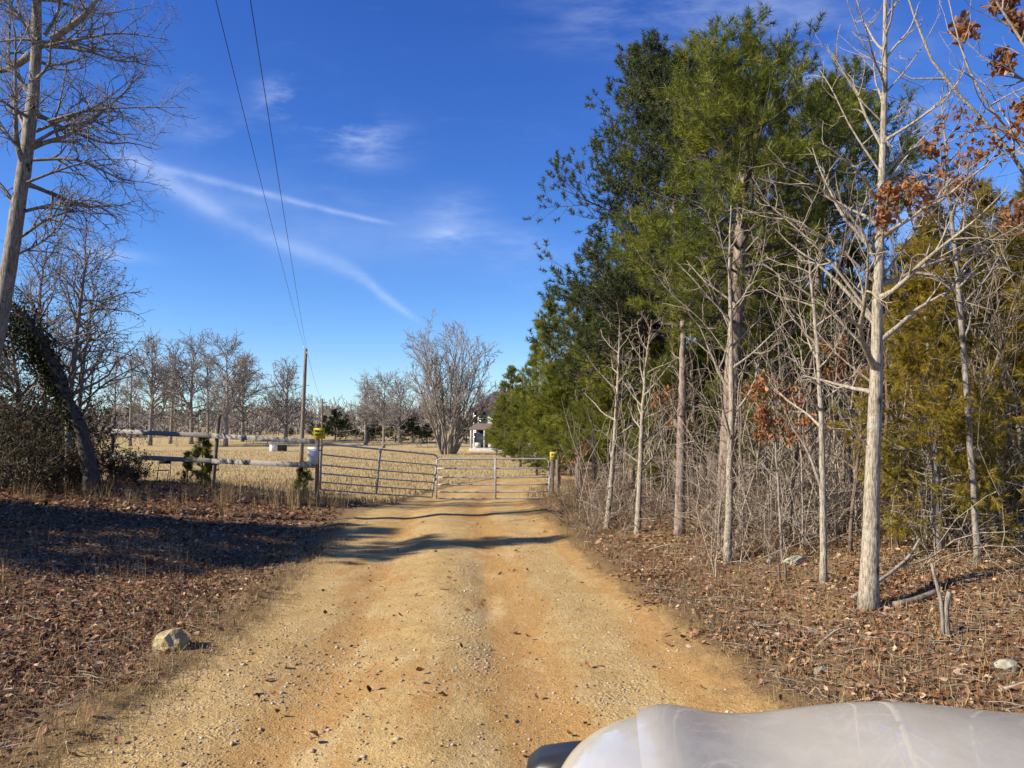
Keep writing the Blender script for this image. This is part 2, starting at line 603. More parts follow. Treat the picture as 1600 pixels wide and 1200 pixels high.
def ground_material():
    m, g = newmat('ground')
    pos = g.n('ShaderNodeNewGeometry').outputs['Position']
    A = lambda k: g.n('ShaderNodeAttribute', attribute_name=k).outputs['Fac']
    road, field, clay, grav = A('road'), A('field'), A('clay'), A('gravel')
    nb = g.noise(pos, 0.7, 4.0)
    nm = g.noise(pos, 3.5, 5.0, 0.65)
    nf = g.noise(pos, 18.0, 5.0, 0.65)
    nx = g.noise(pos, 75.0, 3.0, 0.6)
    stripe = g.noise(g.n('ShaderNodeMapping', {'Vector': pos, 'Scale': (2.2, 0.5, 1)}), 1.3, 5.0, 0.65)
    vor = g.n('ShaderNodeTexVoronoi', {'Vector': pos, 'Scale': 42.0, 'Randomness': 1.0})
    vor2 = g.n('ShaderNodeTexVoronoi', {'Vector': pos, 'Scale': 95.0, 'Randomness': 1.0})
    # road
    tan = g.mix(g.ss(nm, 0.3, 0.7), (0.40, 0.26, 0.098), (0.59, 0.41, 0.165))
    cl = g.mix(g.ss(nf, 0.25, 0.75), (0.38, 0.19, 0.055), (0.50, 0.275, 0.085))
    cf = g.ss(g.m('ADD', clay, g.m('MULTIPLY', g.m('SUBTRACT', stripe, 0.5), 2.8)), 0.42, 0.8, 0.0, 0.95)
    rc = g.mix(cf, tan, cl)
    sand = g.noise(g.n('ShaderNodeMapping', {'Vector': pos, 'Scale': (1.6, 0.7, 1), 'Location': (7, 3, 0)}), 1.1, 6.0, 0.7)
    rc = g.mix(g.ss(sand, 0.5, 0.68, 0, 0.7), rc, (0.62, 0.46, 0.235))
    peb = g.ramp(g.n('ShaderNodeSeparateColor', {'Color': vor.outputs['Color']}).outputs[0],
                 [(0.0, (0.15, 0.105, 0.065)), (0.3, (0.32, 0.225, 0.105)), (0.6, (0.50, 0.36, 0.155)), (0.85, (0.42, 0.36, 0.25)), (1.0, (0.66, 0.54, 0.31))])
    gf = g.ss(g.m('ADD', grav, g.m('MULTIPLY', g.m('SUBTRACT', nm, 0.5), 2.6)), 0.25, 0.95, 0.0, 0.5)
    rc = g.mix(gf, rc, peb)
    peb2 = g.ramp(g.n('ShaderNodeSeparateColor', {'Color': vor2.outputs['Color']}).outputs[0],
                  [(0.0, (0.2, 0.12, 0.05)), (0.5, (0.40, 0.26, 0.10)), (1.0, (0.58, 0.43, 0.20))])
    rc = g.mix(0.35, rc, peb2)
    rc = g.mix(g.ss(nf, 0.58, 0.75, 0, 0.35), rc, (0.16, 0.085, 0.035))
    # verge
    duff = g.mix(g.ss(nf, 0.3, 0.7), (0.085, 0.05, 0.028), (0.21, 0.125, 0.068))
    straw = g.mix(g.ss(nx, 0.3, 0.7), (0.20, 0.13, 0.06), (0.38, 0.26, 0.13))
    vc = g.mix(g.ss(nb, 0.42, 0.66, 0.15, 0.75), duff, straw)
    # field
    fl = g.mix(g.ss(nm, 0.3, 0.7), (0.38, 0.275, 0.12), (0.54, 0.40, 0.19))
    fl = g.mix(g.ss(nb, 0.45, 0.7, 0.0, 0.45), fl, (0.26, 0.22, 0.085))
    fl = g.mix(g.ss(nf, 0.5, 0.75, 0.0, 0.5), fl, (0.20, 0.14, 0.065))
    c = g.mix(g.ss(g.m('ADD', field, g.m('MULTIPLY', g.m('SUBTRACT', nm, 0.5), 0.8)), 0.35, 0.65), vc, fl)
    edge = g.m('ADD', road, g.m('MULTIPLY', g.m('SUBTRACT', nm, 0.5), 0.55))
    edge = g.m('ADD', edge, g.m('MULTIPLY', g.m('SUBTRACT', nb, 0.5), 0.5))
    band = g.ss(edge, 0.16, 0.42)
    bandc = g.mix(g.ss(nx, 0.3, 0.7), (0.14, 0.085, 0.035), (0.30, 0.195, 0.085))
    c = g.mix(band, c, bandc)
    c = g.mix(g.ss(edge, 0.42, 0.72), c, rc)
    b = g.n('ShaderNodeBsdfPrincipled', {'Base Color': c, 'Roughness': 0.92, 'Specular IOR Level': 0.12})
    h = g.m('ADD', g.m('MULTIPLY', nf, 0.5), g.m('MULTIPLY', nx, 0.3))
    h = g.m('ADD', h, g.m('MULTIPLY', g.m('SUBTRACT', 1.0, vor.outputs['Distance']), g.m('MULTIPLY', gf, 0.7)))
    tread = A('tread')
    sx = g.n('ShaderNodeSeparateXYZ', {'Vector': pos})
    lug = g.m('SINE', g.m('ADD', g.m('MULTIPLY', sx.outputs[1], 62.0), g.m('MULTIPLY', g.m('PINGPONG', g.m('MULTIPLY', sx.outputs[0], 9.0), 1.0), 3.0)))
    h = g.m('ADD', h, g.m('MULTIPLY', g.m('MULTIPLY', lug, 0.13), g.m('MULTIPLY', tread, g.ss(nm, 0.5, 0.64))))
    bp = g.n('ShaderNodeBump', {'Height': h, 'Strength': 1.0, 'Distance': 0.03})
    g.set(b.inputs['Normal'], bp)
    g.n('ShaderNodeOutputMaterial', {'Surface': b})
    return m


M_GROUND = ground_material()
M_PALE = bark('pale_bark', (0.45, 0.39, 0.295), (0.14, 0.115, 0.085), (0.40, 0.40, 0.35), (24, 24, 4.0), 0.016, 0.6, True)
M_PALETWIG = bark('pale_twig', (0.39, 0.33, 0.25), (0.18, 0.14, 0.105), None, (9, 9, 9), 0.002, 0.4)
M_GREYBARK = bark('grey_bark', (0.33, 0.285, 0.235), (0.10, 0.083, 0.068), (0.38, 0.36, 0.31), (14, 14, 2.2), 0.02, 0.6, True)
M_GREYTWIG = bark('grey_twig', (0.27, 0.235, 0.20), (0.11, 0.092, 0.08), None, (8, 8, 8), 0.002, 0.4)
M_FARTWIG = bark('far_twig', (0.31, 0.265, 0.23), (0.17, 0.14, 0.12), None, (2, 2, 2), 0.002, 0.4)
M_PINEBARK = bark('pine_bark', (0.30, 0.235, 0.185), (0.10, 0.07, 0.055), None, (7, 7, 2.2), 0.02, 0.4)
M_DARKBARK = bark('dark_bark', (0.12, 0.10, 0.085), (0.045, 0.036, 0.03), None, (7, 7, 1.8), 0.02, 0.5)
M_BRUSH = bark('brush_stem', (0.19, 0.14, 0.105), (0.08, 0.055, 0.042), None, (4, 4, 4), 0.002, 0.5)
M_PINE = foliage('pine_needle', [(0.0, (0.045, 0.060, 0.010)), (0.45, (0.125, 0.148, 0.019)), (1.0, (0.28, 0.275, 0.036))], 0.33)
M_PINEYOUNG = foliage('young_pine_needle', [(0.0, (0.07, 0.085, 0.012)), (0.45, (0.17, 0.19, 0.024)), (1.0, (0.34, 0.33, 0.045))], 0.38)
M_PINEDARK = foliage('dark_pine_needle', [(0.0, (0.030, 0.043, 0.015)), (0.5, (0.070, 0.090, 0.027)), (1.0, (0.150, 0.160, 0.047))], 0.28)
M_CEDAR = foliage('cedar_spray', [(0.0, (0.12, 0.098, 0.014)), (0.5, (0.27, 0.205, 0.026)), (1.0, (0.42, 0.305, 0.042))], 0.45, 1.6)
M_OAK = foliage('dead_oak_leaf', [(0.0, (0.17, 0.065, 0.024)), (0.5, (0.38, 0.165, 0.064)), (1.0, (0.58, 0.32, 0.155))], 0.45, attr='tint')
M_LITTER = foliage('litter_leaf', [(0.0, (0.065, 0.027, 0.013)), (0.4, (0.20, 0.088, 0.042)), (0.75, (0.34, 0.18, 0.09)), (1.0, (0.56, 0.40, 0.25))], 0.12, attr='tint')
M_STRAW = foliage('straw', [(0.0, (0.15, 0.10, 0.045)), (0.5, (0.33, 0.23, 0.105)), (1.0, (0.52, 0.40, 0.21))], 0.25, attr='tint')
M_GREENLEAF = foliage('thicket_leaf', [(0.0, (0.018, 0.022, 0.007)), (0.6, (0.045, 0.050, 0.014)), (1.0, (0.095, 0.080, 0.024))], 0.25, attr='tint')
M_WOOD = principled('weathered_wood', (0.46, 0.43, 0.385), 0.85, 0, 0.2, 3.0, 0.004, 14, (1, 1, 12), (0.24, 0.215, 0.185))
M_RAIL = principled('weathered_board', (0.31, 0.29, 0.26), 0.85, 0, 0.2, 2.0, 0.004, 10, (1.2, 14, 14), (0.27, 0.25, 0.225))
M_POST = principled('post_wood', (0.27, 0.215, 0.16), 0.9, 0, 0.2, 3.0, 0.006, 12, (8, 8, 1), (0.11, 0.085, 0.065))
M_STEEL = principled('galvanised_steel', (0.50, 0.50, 0.49), 0.5, 0.2, 0.15, 9.0, 0.0)
M_RUST = principled('rusty_steel', (0.16, 0.085, 0.05), 0.8, 0.3, 0.2, 9.0, 0.001)
M_YELLOW = principled('yellow_sign', (0.78, 0.62, 0.03), 0.5, 0, 0.06, 5.0)
M_SHADEDYELLOW = principled('shaded_yellow_sign', (0.50, 0.41, 0.05), 0.6, 0, 0.1, 8.0)  # sign yellow darkened so its colour carries the shade on the right post
M_INK = principled('dark_ink', (0.10, 0.06, 0.02), 0.6, 0, 0.1, 5.0)
M_WHITE = principled('white_paper', (0.80, 0.80, 0.78), 0.6, 0, 0.05, 5.0)
M_GREYINK = principled('grey_print', (0.30, 0.30, 0.31), 0.6, 0, 0.05, 5.0)
M_SIDING = principled('white_siding', (0.60, 0.59, 0.56), 0.7, 0, 0.08, 2.0)
M_ROOF = principled('brown_roof', (0.13, 0.095, 0.08), 0.85, 0, 0.2, 3.0, 0.005)
M_GLASS = principled('dark_glass', (0.02, 0.022, 0.027), 0.12, 0, 0.1, 2.0, spec=0.6)
M_BLACKSTEEL = principled('brown_enamel', (0.06, 0.035, 0.025), 0.5, 0.2, 0.2, 6.0)
M_ROCK = principled('buff_stone', (0.47, 0.38, 0.21), 0.9, 0, 0.18, 7.0, 0.02, 22, (1, 1, 1), (0.24, 0.17, 0.085))
M_PALEROCK = principled('pale_stone', (0.44, 0.43, 0.33), 0.9, 0, 0.15, 7.0, 0.012, 22, (1, 1, 1), (0.20, 0.18, 0.12))
M_WIRE = principled('black_wire', (0.02, 0.02, 0.022), 0.6, 0, 0.1, 2.0)
M_PEBBLE = foliage('pebble', [(0.0, (0.16, 0.10, 0.06)), (0.35, (0.30, 0.215, 0.12)), (0.7, (0.42, 0.33, 0.20)), (0.9, (0.36, 0.34, 0.30)), (1.0, (0.60, 0.52, 0.38))], 0.0, attr='tint', rough=0.9)

# ------------------------------------------------------------------ ground: one sheet, cut into road, pasture and verge along shared edges
def axis_lines(stops):
    out = [stops[0][0]]
    for (a, _), (b, st) in zip(stops[:-1], stops[1:]):
        n = max(1, int(round((b - a) / st)))
        out += list(a + (b - a) * np.arange(1, n + 1) / n)
    return np.array(out)


XS = axis_lines([(-1600, 0), (-400, 200), (-120, 28), (-40, 4), (-18, 0.9), (-8, 0.4), (-4, 0.12), (4, 0.075), (8, 0.14), (18, 0.5), (40, 1.2), (120, 5), (400, 28), (1600, 200)])
YS = axis_lines([(-60, 0), (-8, 4), (2, 0.5), (10, 0.075), (16, 0.11), (28, 0.2), (50, 0.6), (110, 1.5), (260, 6), (600, 30), (1700, 150)])
gx_, gy_ = np.meshgrid(XS, YS)
gxf, gyf = gx_.ravel(), gy_.ravel()
gzf = terrain(gxf, gyf)
s_, d_ = road_d(gxf, gyf)
hw_ = half_w(gyf)
road_a = np.clip(0.5 + (hw_ - d_) / 1.3, 0, 1) * (1 - sst(gyf, 70, 90))
field_a = field_mask(gxf, gyf)
clay_a = (0.75 * np.exp(-((s_ - 0.65) / 0.32) ** 2) + 0.45 * np.exp(-((s_ + 0.95) / 0.45) ** 2) + 0.6 * np.exp(-((s_ - 1.95) / 0.35) ** 2) + 0.25
          + 0.35 * np.exp(-(((gxf + 0.7) / 0.9) ** 2 + ((gyf - 6.0) / 1.0) ** 2)))
gp_ = np.interp(gyf, [5, 7, 9, 12], [-0.22, -0.36, -0.48, -0.7])
grav_a = 0.7 * np.exp(-((gxf - gp_) / 0.15) ** 2) * sst(gyf, 5.2, 6.6) * (1 - sst(gyf, 10.5, 13)) + 0.42 * np.exp(-((s_ - 1.3) / 0.4) ** 2) \
    + 0.4 * np.exp(-((s_ + 1.5) / 0.6) ** 2) * (1 - sst(gyf, 7, 11)) + 0.15
tread_a = sum(np.exp(-(np.abs(gxf - np.interp(gyf, [3, 5, 7, 9, 12], q)) / 0.11) ** 6) for q in ([-0.40, -0.52, -0.72, -0.95, -1.1], [1.1, 0.95, 0.8, 0.62, 0.4])) * sst(gyf, 3, 4.5) * (1 - sst(gyf, 9, 13))
ny, nx_ = len(YS), len(XS)
ii, jj = np.meshgrid(np.arange(ny - 1), np.arange(nx_ - 1), indexing='ij')
Q = np.stack([ii * nx_ + jj, ii * nx_ + jj + 1, (ii + 1) * nx_ + jj + 1, (ii + 1) * nx_ + jj], -1).reshape(-1, 4)
GV = np.stack([gxf, gyf, gzf], -1)
cx, cy = gxf[Q].mean(1), gyf[Q].mean(1)
_, cd = road_d(cx, cy)
is_road = (cd < half_w(cy) + 0.15 * fbm(cx * 1.3, cy * 1.3, 3)) & (cy < 60) & (cx < 40)
is_field = (field_mask(cx, cy) > 0.5) & ~is_road
for nm, msk in (('dirt_road', is_road), ('pasture_ground', is_field), ('verge_ground', ~is_road & ~is_field)):
    q = Q[msk]
    used = np.unique(q)
    remap = np.full(len(GV), -1)
    remap[used] = np.arange(len(used))
    me = make_mesh(nm, GV[used], remap[q], M_GROUND, True,
                   {'road': road_a[used], 'field': field_a[used], 'clay': clay_a[used], 'gravel': grav_a[used], 'tread': tread_a[used]})
    tag(link(nm, me), kind='structure')

# ------------------------------------------------------------------ vegetation kits
def needle_tris(base, d, nn, shoot, ln, w, th0, th1, rng, droop=0.0):
    M = len(base)
    s = rng.random((M, nn))
    U, W = perp(d, rng)
    a = rng.random((M, nn)) * 2 * math.pi
    th = R_(th0) + (R_(th1) - R_(th0)) * rng.random((M, nn))
    pos = base[:, None] + d[:, None] * (s * shoot)[..., None]
    dd = d[:, None] * np.cos(th)[..., None] + (U[:, None] * np.cos(a)[..., None] + W[:, None] * np.sin(a)[..., None]) * np.sin(th)[..., None]
    dd[..., 2] -= droop
    tip = pos + dd * (ln * rng.uniform(0.7, 1.25, (M, nn)))[..., None]
    side = nrm(np.cross(dd, rng.normal(size=dd.shape))) * (w / 2)
    V = np.stack([pos - side, pos + side, tip], 2).reshape(-1, 3)
    return V, np.arange(len(V)).reshape(-1, 3)


LEAF = np.array([[0, -0.5, 0], [0.2, -0.22, 0.05], [0.3, 0.14, 0.10], [0, 0.5, 0.06], [-0.3, 0.14, 0.10], [-0.2, -0.22, 0.05], [0, 0.02, -0.03]])
LEAF_F = np.array([[0, 1, 6], [1, 2, 6], [2, 3, 6], [3, 4, 6], [4, 5, 6], [5, 0, 6]])


def leaf_far(pos, size, tilt, rng):
    N = len(pos)
    a = rng.random(N) * 2 * math.pi
    u = np.stack([np.cos(a), np.sin(a), rng.normal(0, tilt, N)], -1) * size[:, None] / 2
    v = np.stack([-np.sin(a), np.cos(a), rng.normal(0, tilt, N)], -1) * (size * rng.uniform(0.2, 0.35, N))[:, None]
    lift = np.array([0, 0, 1.0]) * (size * rng.uniform(-0.1, 0.25, N))[:, None]
    V = np.stack([pos - u, pos + v + lift, pos + u, pos - v + lift], 1).reshape(-1, 3)
    F = (np.array([[0, 2, 1], [0, 3, 2]])[None] + (np.arange(N) * 4)[:, None, None]).reshape(-1, 3)
    return V, F


def leaf_tris(pos, size, tilt, rng, curl=1.0, width=1.0):
    N = len(pos)
    L = np.repeat(LEAF[None], N, 0).copy()
    L[:, :, 2] *= (curl * rng.normal(0.8, 1.3, (N, 1)))
    L[:, 3, 2] += curl * rng.normal(0, 0.16, N)
    L[:, 1:3, 0] *= rng.uniform(0.6, 1.3, (N, 1)) * width
    L[:, 4:6, 0] *= rng.uniform(0.6, 1.3, (N, 1)) * width
    L *= size[:, None, None]
    a = rng.random(N) * 2 * math.pi
    b = rng.normal(0, tilt, N)
    c = rng.normal(0, tilt, N)
    ca, sa, cb, sb, cc, sc = np.cos(a), np.sin(a), np.cos(b), np.sin(b), np.cos(c), np.sin(c)
    z, o = np.zeros(N), np.ones(N)
    Rz = np.stack([np.stack([ca, -sa, z], -1), np.stack([sa, ca, z], -1), np.stack([z, z, o], -1)], 1)
    Rx = np.stack([np.stack([o, z, z], -1), np.stack([z, cb, -sb], -1), np.stack([z, sb, cb], -1)], 1)
    Ry = np.stack([np.stack([cc, z, sc], -1), np.stack([z, o, z], -1), np.stack([-sc, z, cc], -1)], 1)
    M = Rz @ Rx @ Ry
    V = np.einsum('nij,nkj->nki', M, L) + pos[:, None]
    F = (LEAF_F[None] + (np.arange(N) * 7)[:, None, None]).reshape(-1, 3)
    return V.reshape(-1, 3), F


def blade_tris(pos, h, w, rng, lean=0.35):
    N = len(pos)
    a = rng.random(N) * 2 * math.pi
    dirv = np.stack([np.cos(a), np.sin(a), np.zeros(N)], -1)
    b = rng.random(N) * 2 * math.pi
    sd = np.stack([np.cos(b), np.sin(b), np.zeros(N)], -1) * (w / 2)[:, None]
    l = np.abs(rng.normal(0, lean, N))
    mid = pos + dirv * (h * l * 0.35)[:, None] + np.array([0, 0, 1.0]) * (h * 0.55)[:, None]
    tip = pos + dirv * (h * l)[:, None] + np.array([0, 0, 1.0]) * (h * np.sqrt(np.maximum(0.05, 1 - np.minimum(l, 0.97) ** 2)))[:, None]
    V = np.stack([pos - sd, pos + sd, mid - sd * 0.7, mid + sd * 0.7, tip], 1)
    F = (np.array([[0, 1, 3], [0, 3, 2], [2, 3, 4]])[None] + (np.arange(N) * 5)[:, None, None]).reshape(-1, 3)
    return V.reshape(-1, 3), F


def rep(t, n):
    return np.repeat(t, n)


def trunk_mesh(P, R, mat, n=12, flare=0.35, seed=0):
    """one trunk: P (k,3) local, root flare and lumps"""
    k = len(P)
    rng = np.random.default_rng(seed)
    hgt = P[:, 2] - P[0, 2]
    R = R * (1 + flare * np.exp(-hgt / (R[0] * 2.2)))
    V, F = tubes(P[None], R[None], n, cap=True)
    V = V.reshape(k, n, 3)
    C = P[:, None]
    lump = 1 + 0.05 * rng.normal(size=(k, n)) + 0.04 * np.sin(np.arange(n) * 2.1)[None, :] * np.exp(-hgt / (R[0] * 4))[:, None]
    V = C + (V - C) * lump[..., None]
    V[0, :, 2] -= 0.15
    return make_mesh('trunk', V.reshape(-1, 3), F, mat, True)


def bare_parts(P, R, rng, specs, sides=(6, 4, 3, 3), extra=None):
    """P (k,3) trunk path, R (k,) radii -> level-1 limbs (list) and the finer twigs"""
    T, TR = P[None], R[None]
    L = length(T)
    s1 = specs[0]
    LP, LR, LL, _, tt = branch(T, TR, L, s1['n'], s1['t0'], s1['t1'], s1['ang'], s1.get('sd', 8), 1, s1.get('k', 9), s1['up'], s1['wob'], s1['rs'], s1.get('rt', 0.004), rng, absL=s1['len'])
    if extra:
        k = LP.shape[1]
        EP = np.stack([spline(e[0], k) for e in extra])
        ER = np.stack([np.linspace(e[1] * 0.78, e[2] * 0.7, k) for e in extra])
        LP, LR = np.concatenate([LP, EP]), np.concatenate([LR, ER])
        LL = length(LP)
    twigs = []
    cp, cr, clen = LP, LR, LL
    for si, s in enumerate(specs[1:]):
        cnt = np.maximum(1, rng.poisson(np.maximum(0.5, s['n'] * clen ** 0.6)))
        cp, cr, clen, _, _ = branch(cp, cr, clen, cnt, s.get('t0', 0.15), s.get('t1', 0.98), s['ang'], s.get('sd', 12), s['ratio'], s.get('k', 5), s['up'], s['wob'], 0.7, s.get('rt', 0.003), rng)
        twigs.append((cp, cr, sides[min(si + 1, 3)]))
    return (LP, LR), twigs


def twig_mesh(twigs, mat, name='crown'):
    mb = MB()
    for P, Rr, n in twigs:
        if len(P):
            V, F = tubes(P, Rr, n)
            mb.add(V, F)
    return mb.mesh(name, mat, True)


def hero_bare(name, label, cat, wp, radii, seed, specs, mat, tmat, group=None, extra=None, k=26, flare=0.35, n=14, limb_parts=True):
    """wp: world waypoints of the trunk"""
    rng = np.random.default_rng(seed)
    wp = np.asarray(wp, float)
    base = wp[0].copy()
    P = spline(wp, k) - base
    P[1:-1] += rng.normal(0, min(0.006, 0.1 * radii[-1] + 0.003), (k - 2, 3)) * np.array([1, 1, 0.3])
    R = np.interp(np.linspace(0, 1, k), np.linspace(0, 1, len(radii)), radii)
    t = thing(name, base, label, cat, group)
    link('trunk', trunk_mesh(P, R, mat, n, flare, seed), t)
    ex = [(np.asarray(e[0]) - base, e[1], e[2]) for e in extra] if extra else None
    (LP, LR), twigs = bare_parts(P, R, rng, specs, extra=ex)
    if limb_parts:
        for p, r in zip(LP, LR):
            V, F = tubes(p[None], r[None], 7)
            link('limb', make_mesh('limb', V, F, mat if r[0] > 0.02 else tmat, True), t)
    else:
        twigs.insert(0, (LP, LR, 6))
    link('crown', twig_mesh(twigs, tmat), t)
    return t, base, (LP, LR), twigs


PROTO = {}


def place(proto, name, loc, label, cat, group=None, rz=0.0, scale=1.0):
    t = thing(name, loc, label, cat, group, rz, scale)
    for pn, me in PROTO[proto]:
        link(pn, me, t)
    return t


def proto_bare(key, seed, H, r0, specs, mat, tmat, lean=0.0, k=14, crook=0.02, topr=0.006):
    rng = np.random.default_rng(seed)
    z = np.linspace(0, 1, k)
    P = np.stack([lean * H * z ** 1.5 + np.cumsum(rng.normal(0, crook * H / k ** 0.5 * 0.4, k)) * z, np.cumsum(rng.normal(0, crook * H / k ** 0.5 * 0.4, k)) * z, H * z], -1)
    R = r0 * (1 - z) ** 0.85 + topr
    (LP, LR), tw = bare_parts(P, R, rng, specs)
    tw.insert(0, (LP, LR, 5))
    PROTO[key] = [('trunk', trunk_mesh(P, R, mat, 9, 0.3, seed)), ('crown', twig_mesh(tw, tmat))]
    return tw


def pine_meshes(seed, H, r0, c0, Rmax, nn, ln, w, mat, gap=0.42, per=5, wp=None, prof=0.75, dens=1.0, th=(18, 62), low_dead=6, shoot=0.2, radii=None, low=0.62, mid=True):
    """trunk, boughs and needle crown of a pine in local coordinates"""
    rng = np.random.default_rng(seed)
    k = 22
    z = np.linspace(0, 1, k)
    if wp is None:
        P = np.stack([np.cumsum(rng.normal(0, 0.010 * H / k ** 0.5, k)), np.cumsum(rng.normal(0, 0.010 * H / k ** 0.5, k)), H * z], -1)
        P[:, :2] -= P[0, :2]
    else:
        P = spline(wp, k)
    R = r0 * (1 - z) ** 0.8 + 0.008 if radii is None else np.interp(z, np.linspace(0, 1, len(radii)), radii)
    tm = trunk_mesh(P, R, M_PINEBARK, 10, 0.3, seed)
    nwh = int((1 - c0) * H / gap)
    lv = c0 + (0.99 - c0) * (np.arange(nwh) + 0.3 * rng.random(nwh)) / nwh
    t = np.repeat(lv, per) + rng.normal(0, 0.006, nwh * per)
    keep = rng.random(len(t)) < 0.88
    t = np.clip(t[keep], c0, 0.992)
    idx = np.zeros(len(t), int)
    pos, T, r = sample(P[None], R[None], idx, t)
    q = (t - c0) / (1 - c0)
    a = rng.random(len(t)) * 2 * math.pi
    el_ = R_(1) * (np.interp(q, [0, 0.5, 0.9, 1], [-4, 18, 45, 68]) + rng.normal(0, 9, len(t)))
    D = np.stack([np.cos(a) * np.cos(el_), np.sin(a) * np.cos(el_), np.sin(el_)], -1)
    Ln = Rmax * (np.minimum(1, low + 1.6 * q) * (1 - q) ** prof + 0.06) * rng.uniform(0.6, 1.2, len(t))
    BP = grow_paths(pos, D, Ln, 8, 0.55, 0.25, rng)
    s = np.linspace(0, 1, 8)[None]
    BR = np.minimum(r * 0.5, 0.012 * Ln + 0.008)[:, None] * (1 - s) + 0.005 * s
    cnt = np.maximum(2, rng.poisson(4.6 * dens * Ln ** 0.8 + 1.5))
    CP, CR, CL, ci, ct = branch(BP, BR, Ln, cnt, 0.22, 0.99, 48, 12, 0.42, 5, 0.45, 0.25, 0.6, 0.004, rng)
    cnt2 = np.maximum(1, rng.poisson(2.6 * dens * (CL / 0.5) ** 0.5))
    EP, ER, EL, _, _ = branch(CP, CR, CL, cnt2, 0.3, 1.0, 42, 14, 0.55, 3, 0.4, 0.2, 0.7, 0.003, rng)
    mb = MB()
    mb.add(*tubes(BP, BR, 5))
    mb.add(*tubes(CP, CR, 3))
    mb.add(*tubes(EP[:, ::2], ER[:, ::2], 3))
    if low_dead:
        dt = rng.uniform(0.2, max(c0, 0.25), low_dead * 3)
        dp, dT, dr = sample(P[None], R[None], np.zeros(len(dt), int), dt)
        da = rng.random(len(dt)) * 2 * math.pi
        DP = grow_paths(dp, np.stack([np.cos(da), np.sin(da), 0 * da], -1), rng.uniform(0.3, 1.3, len(dt)) * Rmax * 0.5, 6, -0.1, 0.35, rng)
        mb.add(*tubes(DP, np.linspace(0.011, 0.003, 6)[None].repeat(len(dt), 0), 4))
    bm_ = mb.mesh('boughs', M_DARKBARK, True)
    tips = [(BP, -1), (CP, -1), (EP, -1)]
    base = np.concatenate([p[:, -2] * 0.35 + p[:, -1] * 0.65 for p, _ in tips] + ([CP[:, 2], CP[:, 3]] if mid else []))
    d = np.concatenate([nrm(p[:, -1] - p[:, -2]) for p, _ in tips] + ([nrm(CP[:, 3] - CP[:, 2]), nrm(CP[:, 4] - CP[:, 3])] if mid else []))
    V, F = needle_tris(base, nrm(d + np.array([0, 0, 0.28])), nn, shoot, ln, w, th[0], th[1], rng)
    return tm, bm_, make_mesh('crown', V, F, mat)


def proto_pine(key, *a, **kw):
    tm, bm_, cr = pine_meshes(*a, **kw)
    PROTO[key] = [('trunk', tm), ('boughs', bm_), ('crown', cr)]


def cedar_meshes(seed, H, Rmax, nn=26, c0=0.06, dens=1.0, w=0.011, ln=0.10, mat=None):
    rng = np.random.default_rng(seed)
    k = 14
    z = np.linspace(0, 1, k)
    P = np.stack([np.cumsum(rng.normal(0, 0.02, k)), np.cumsum(rng.normal(0, 0.02, k)), H * z], -1)
    P[:, :2] -= P[0, :2]
    R = 0.013 * H * (1 - z) ** 0.9 + 0.006
    tm = trunk_mesh(P, R, M_GREYBARK, 9, 0.3, seed)
    n = int(26 * H * dens)
    t = c0 + (0.99 - c0) * (np.arange(n) + rng.random(n)) / n
    pos, T, r = sample(P[None], R[None], np.zeros(n, int), t)
    q = (t - c0) / (1 - c0)
    a = rng.random(n) * 2 * math.pi
    clump = 0.75 + 0.5 * vn(a * 1.3 + 10, q * H * 1.6 + seed)
    el_ = R_(1) * (np.interp(q, [0, 0.6, 1], [6, 30, 72]) + rng.normal(0, 10, n))
    D = np.stack([np.cos(a) * np.cos(el_), np.sin(a) * np.cos(el_), np.sin(el_)], -1)
    Ln = Rmax * (np.minimum(1, 0.65 + 1.2 * q) * (1 - q) ** 0.8 + 0.08) * rng.uniform(0.55, 1.1, n) * clump * 1.25
    BP = grow_paths(pos, D, Ln, 6, 0.35, 0.3, rng)
    BR = np.minimum(r * 0.4, 0.006 * Ln + 0.004)[:, None] * np.linspace(1, 0.3, 6)[None]
    CP, CR, CL, _, _ = branch(BP, BR, Ln, np.maximum(2, rng.poisson(7 * Ln + 1)), 0.2, 0.99, 45, 12, 0.4, 4, 0.1, 0.3, 0.6, 0.002, rng)
    EP, ER, EL, _, _ = branch(CP, CR, CL, np.maximum(1, rng.poisson(2.2, len(CP))), 0.2, 1.0, 40, 12, 0.6, 3, -0.1, 0.3, 0.7, 0.0018, rng)
    mb = MB()
    mb.add(*tubes(BP, BR, 5)).add(*tubes(CP, CR, 3))
    bm_ = mb.mesh('boughs', M_GREYTWIG, True)
    base = np.concatenate([EP[:, 0], EP[:, 1], CP[:, -1], CP[:, 2]])
    d = np.concatenate([nrm(EP[:, 1] - EP[:, 0]), nrm(EP[:, 2] - EP[:, 1]), nrm(CP[:, -1] - CP[:, -2]), nrm(CP[:, 3] - CP[:, 2])])
    V, F = needle_tris(base, d, nn, 0.12, ln, w, 8, 48, rng, 0.12)
    return tm, bm_, make_mesh('crown', V, F, mat or M_CEDAR)


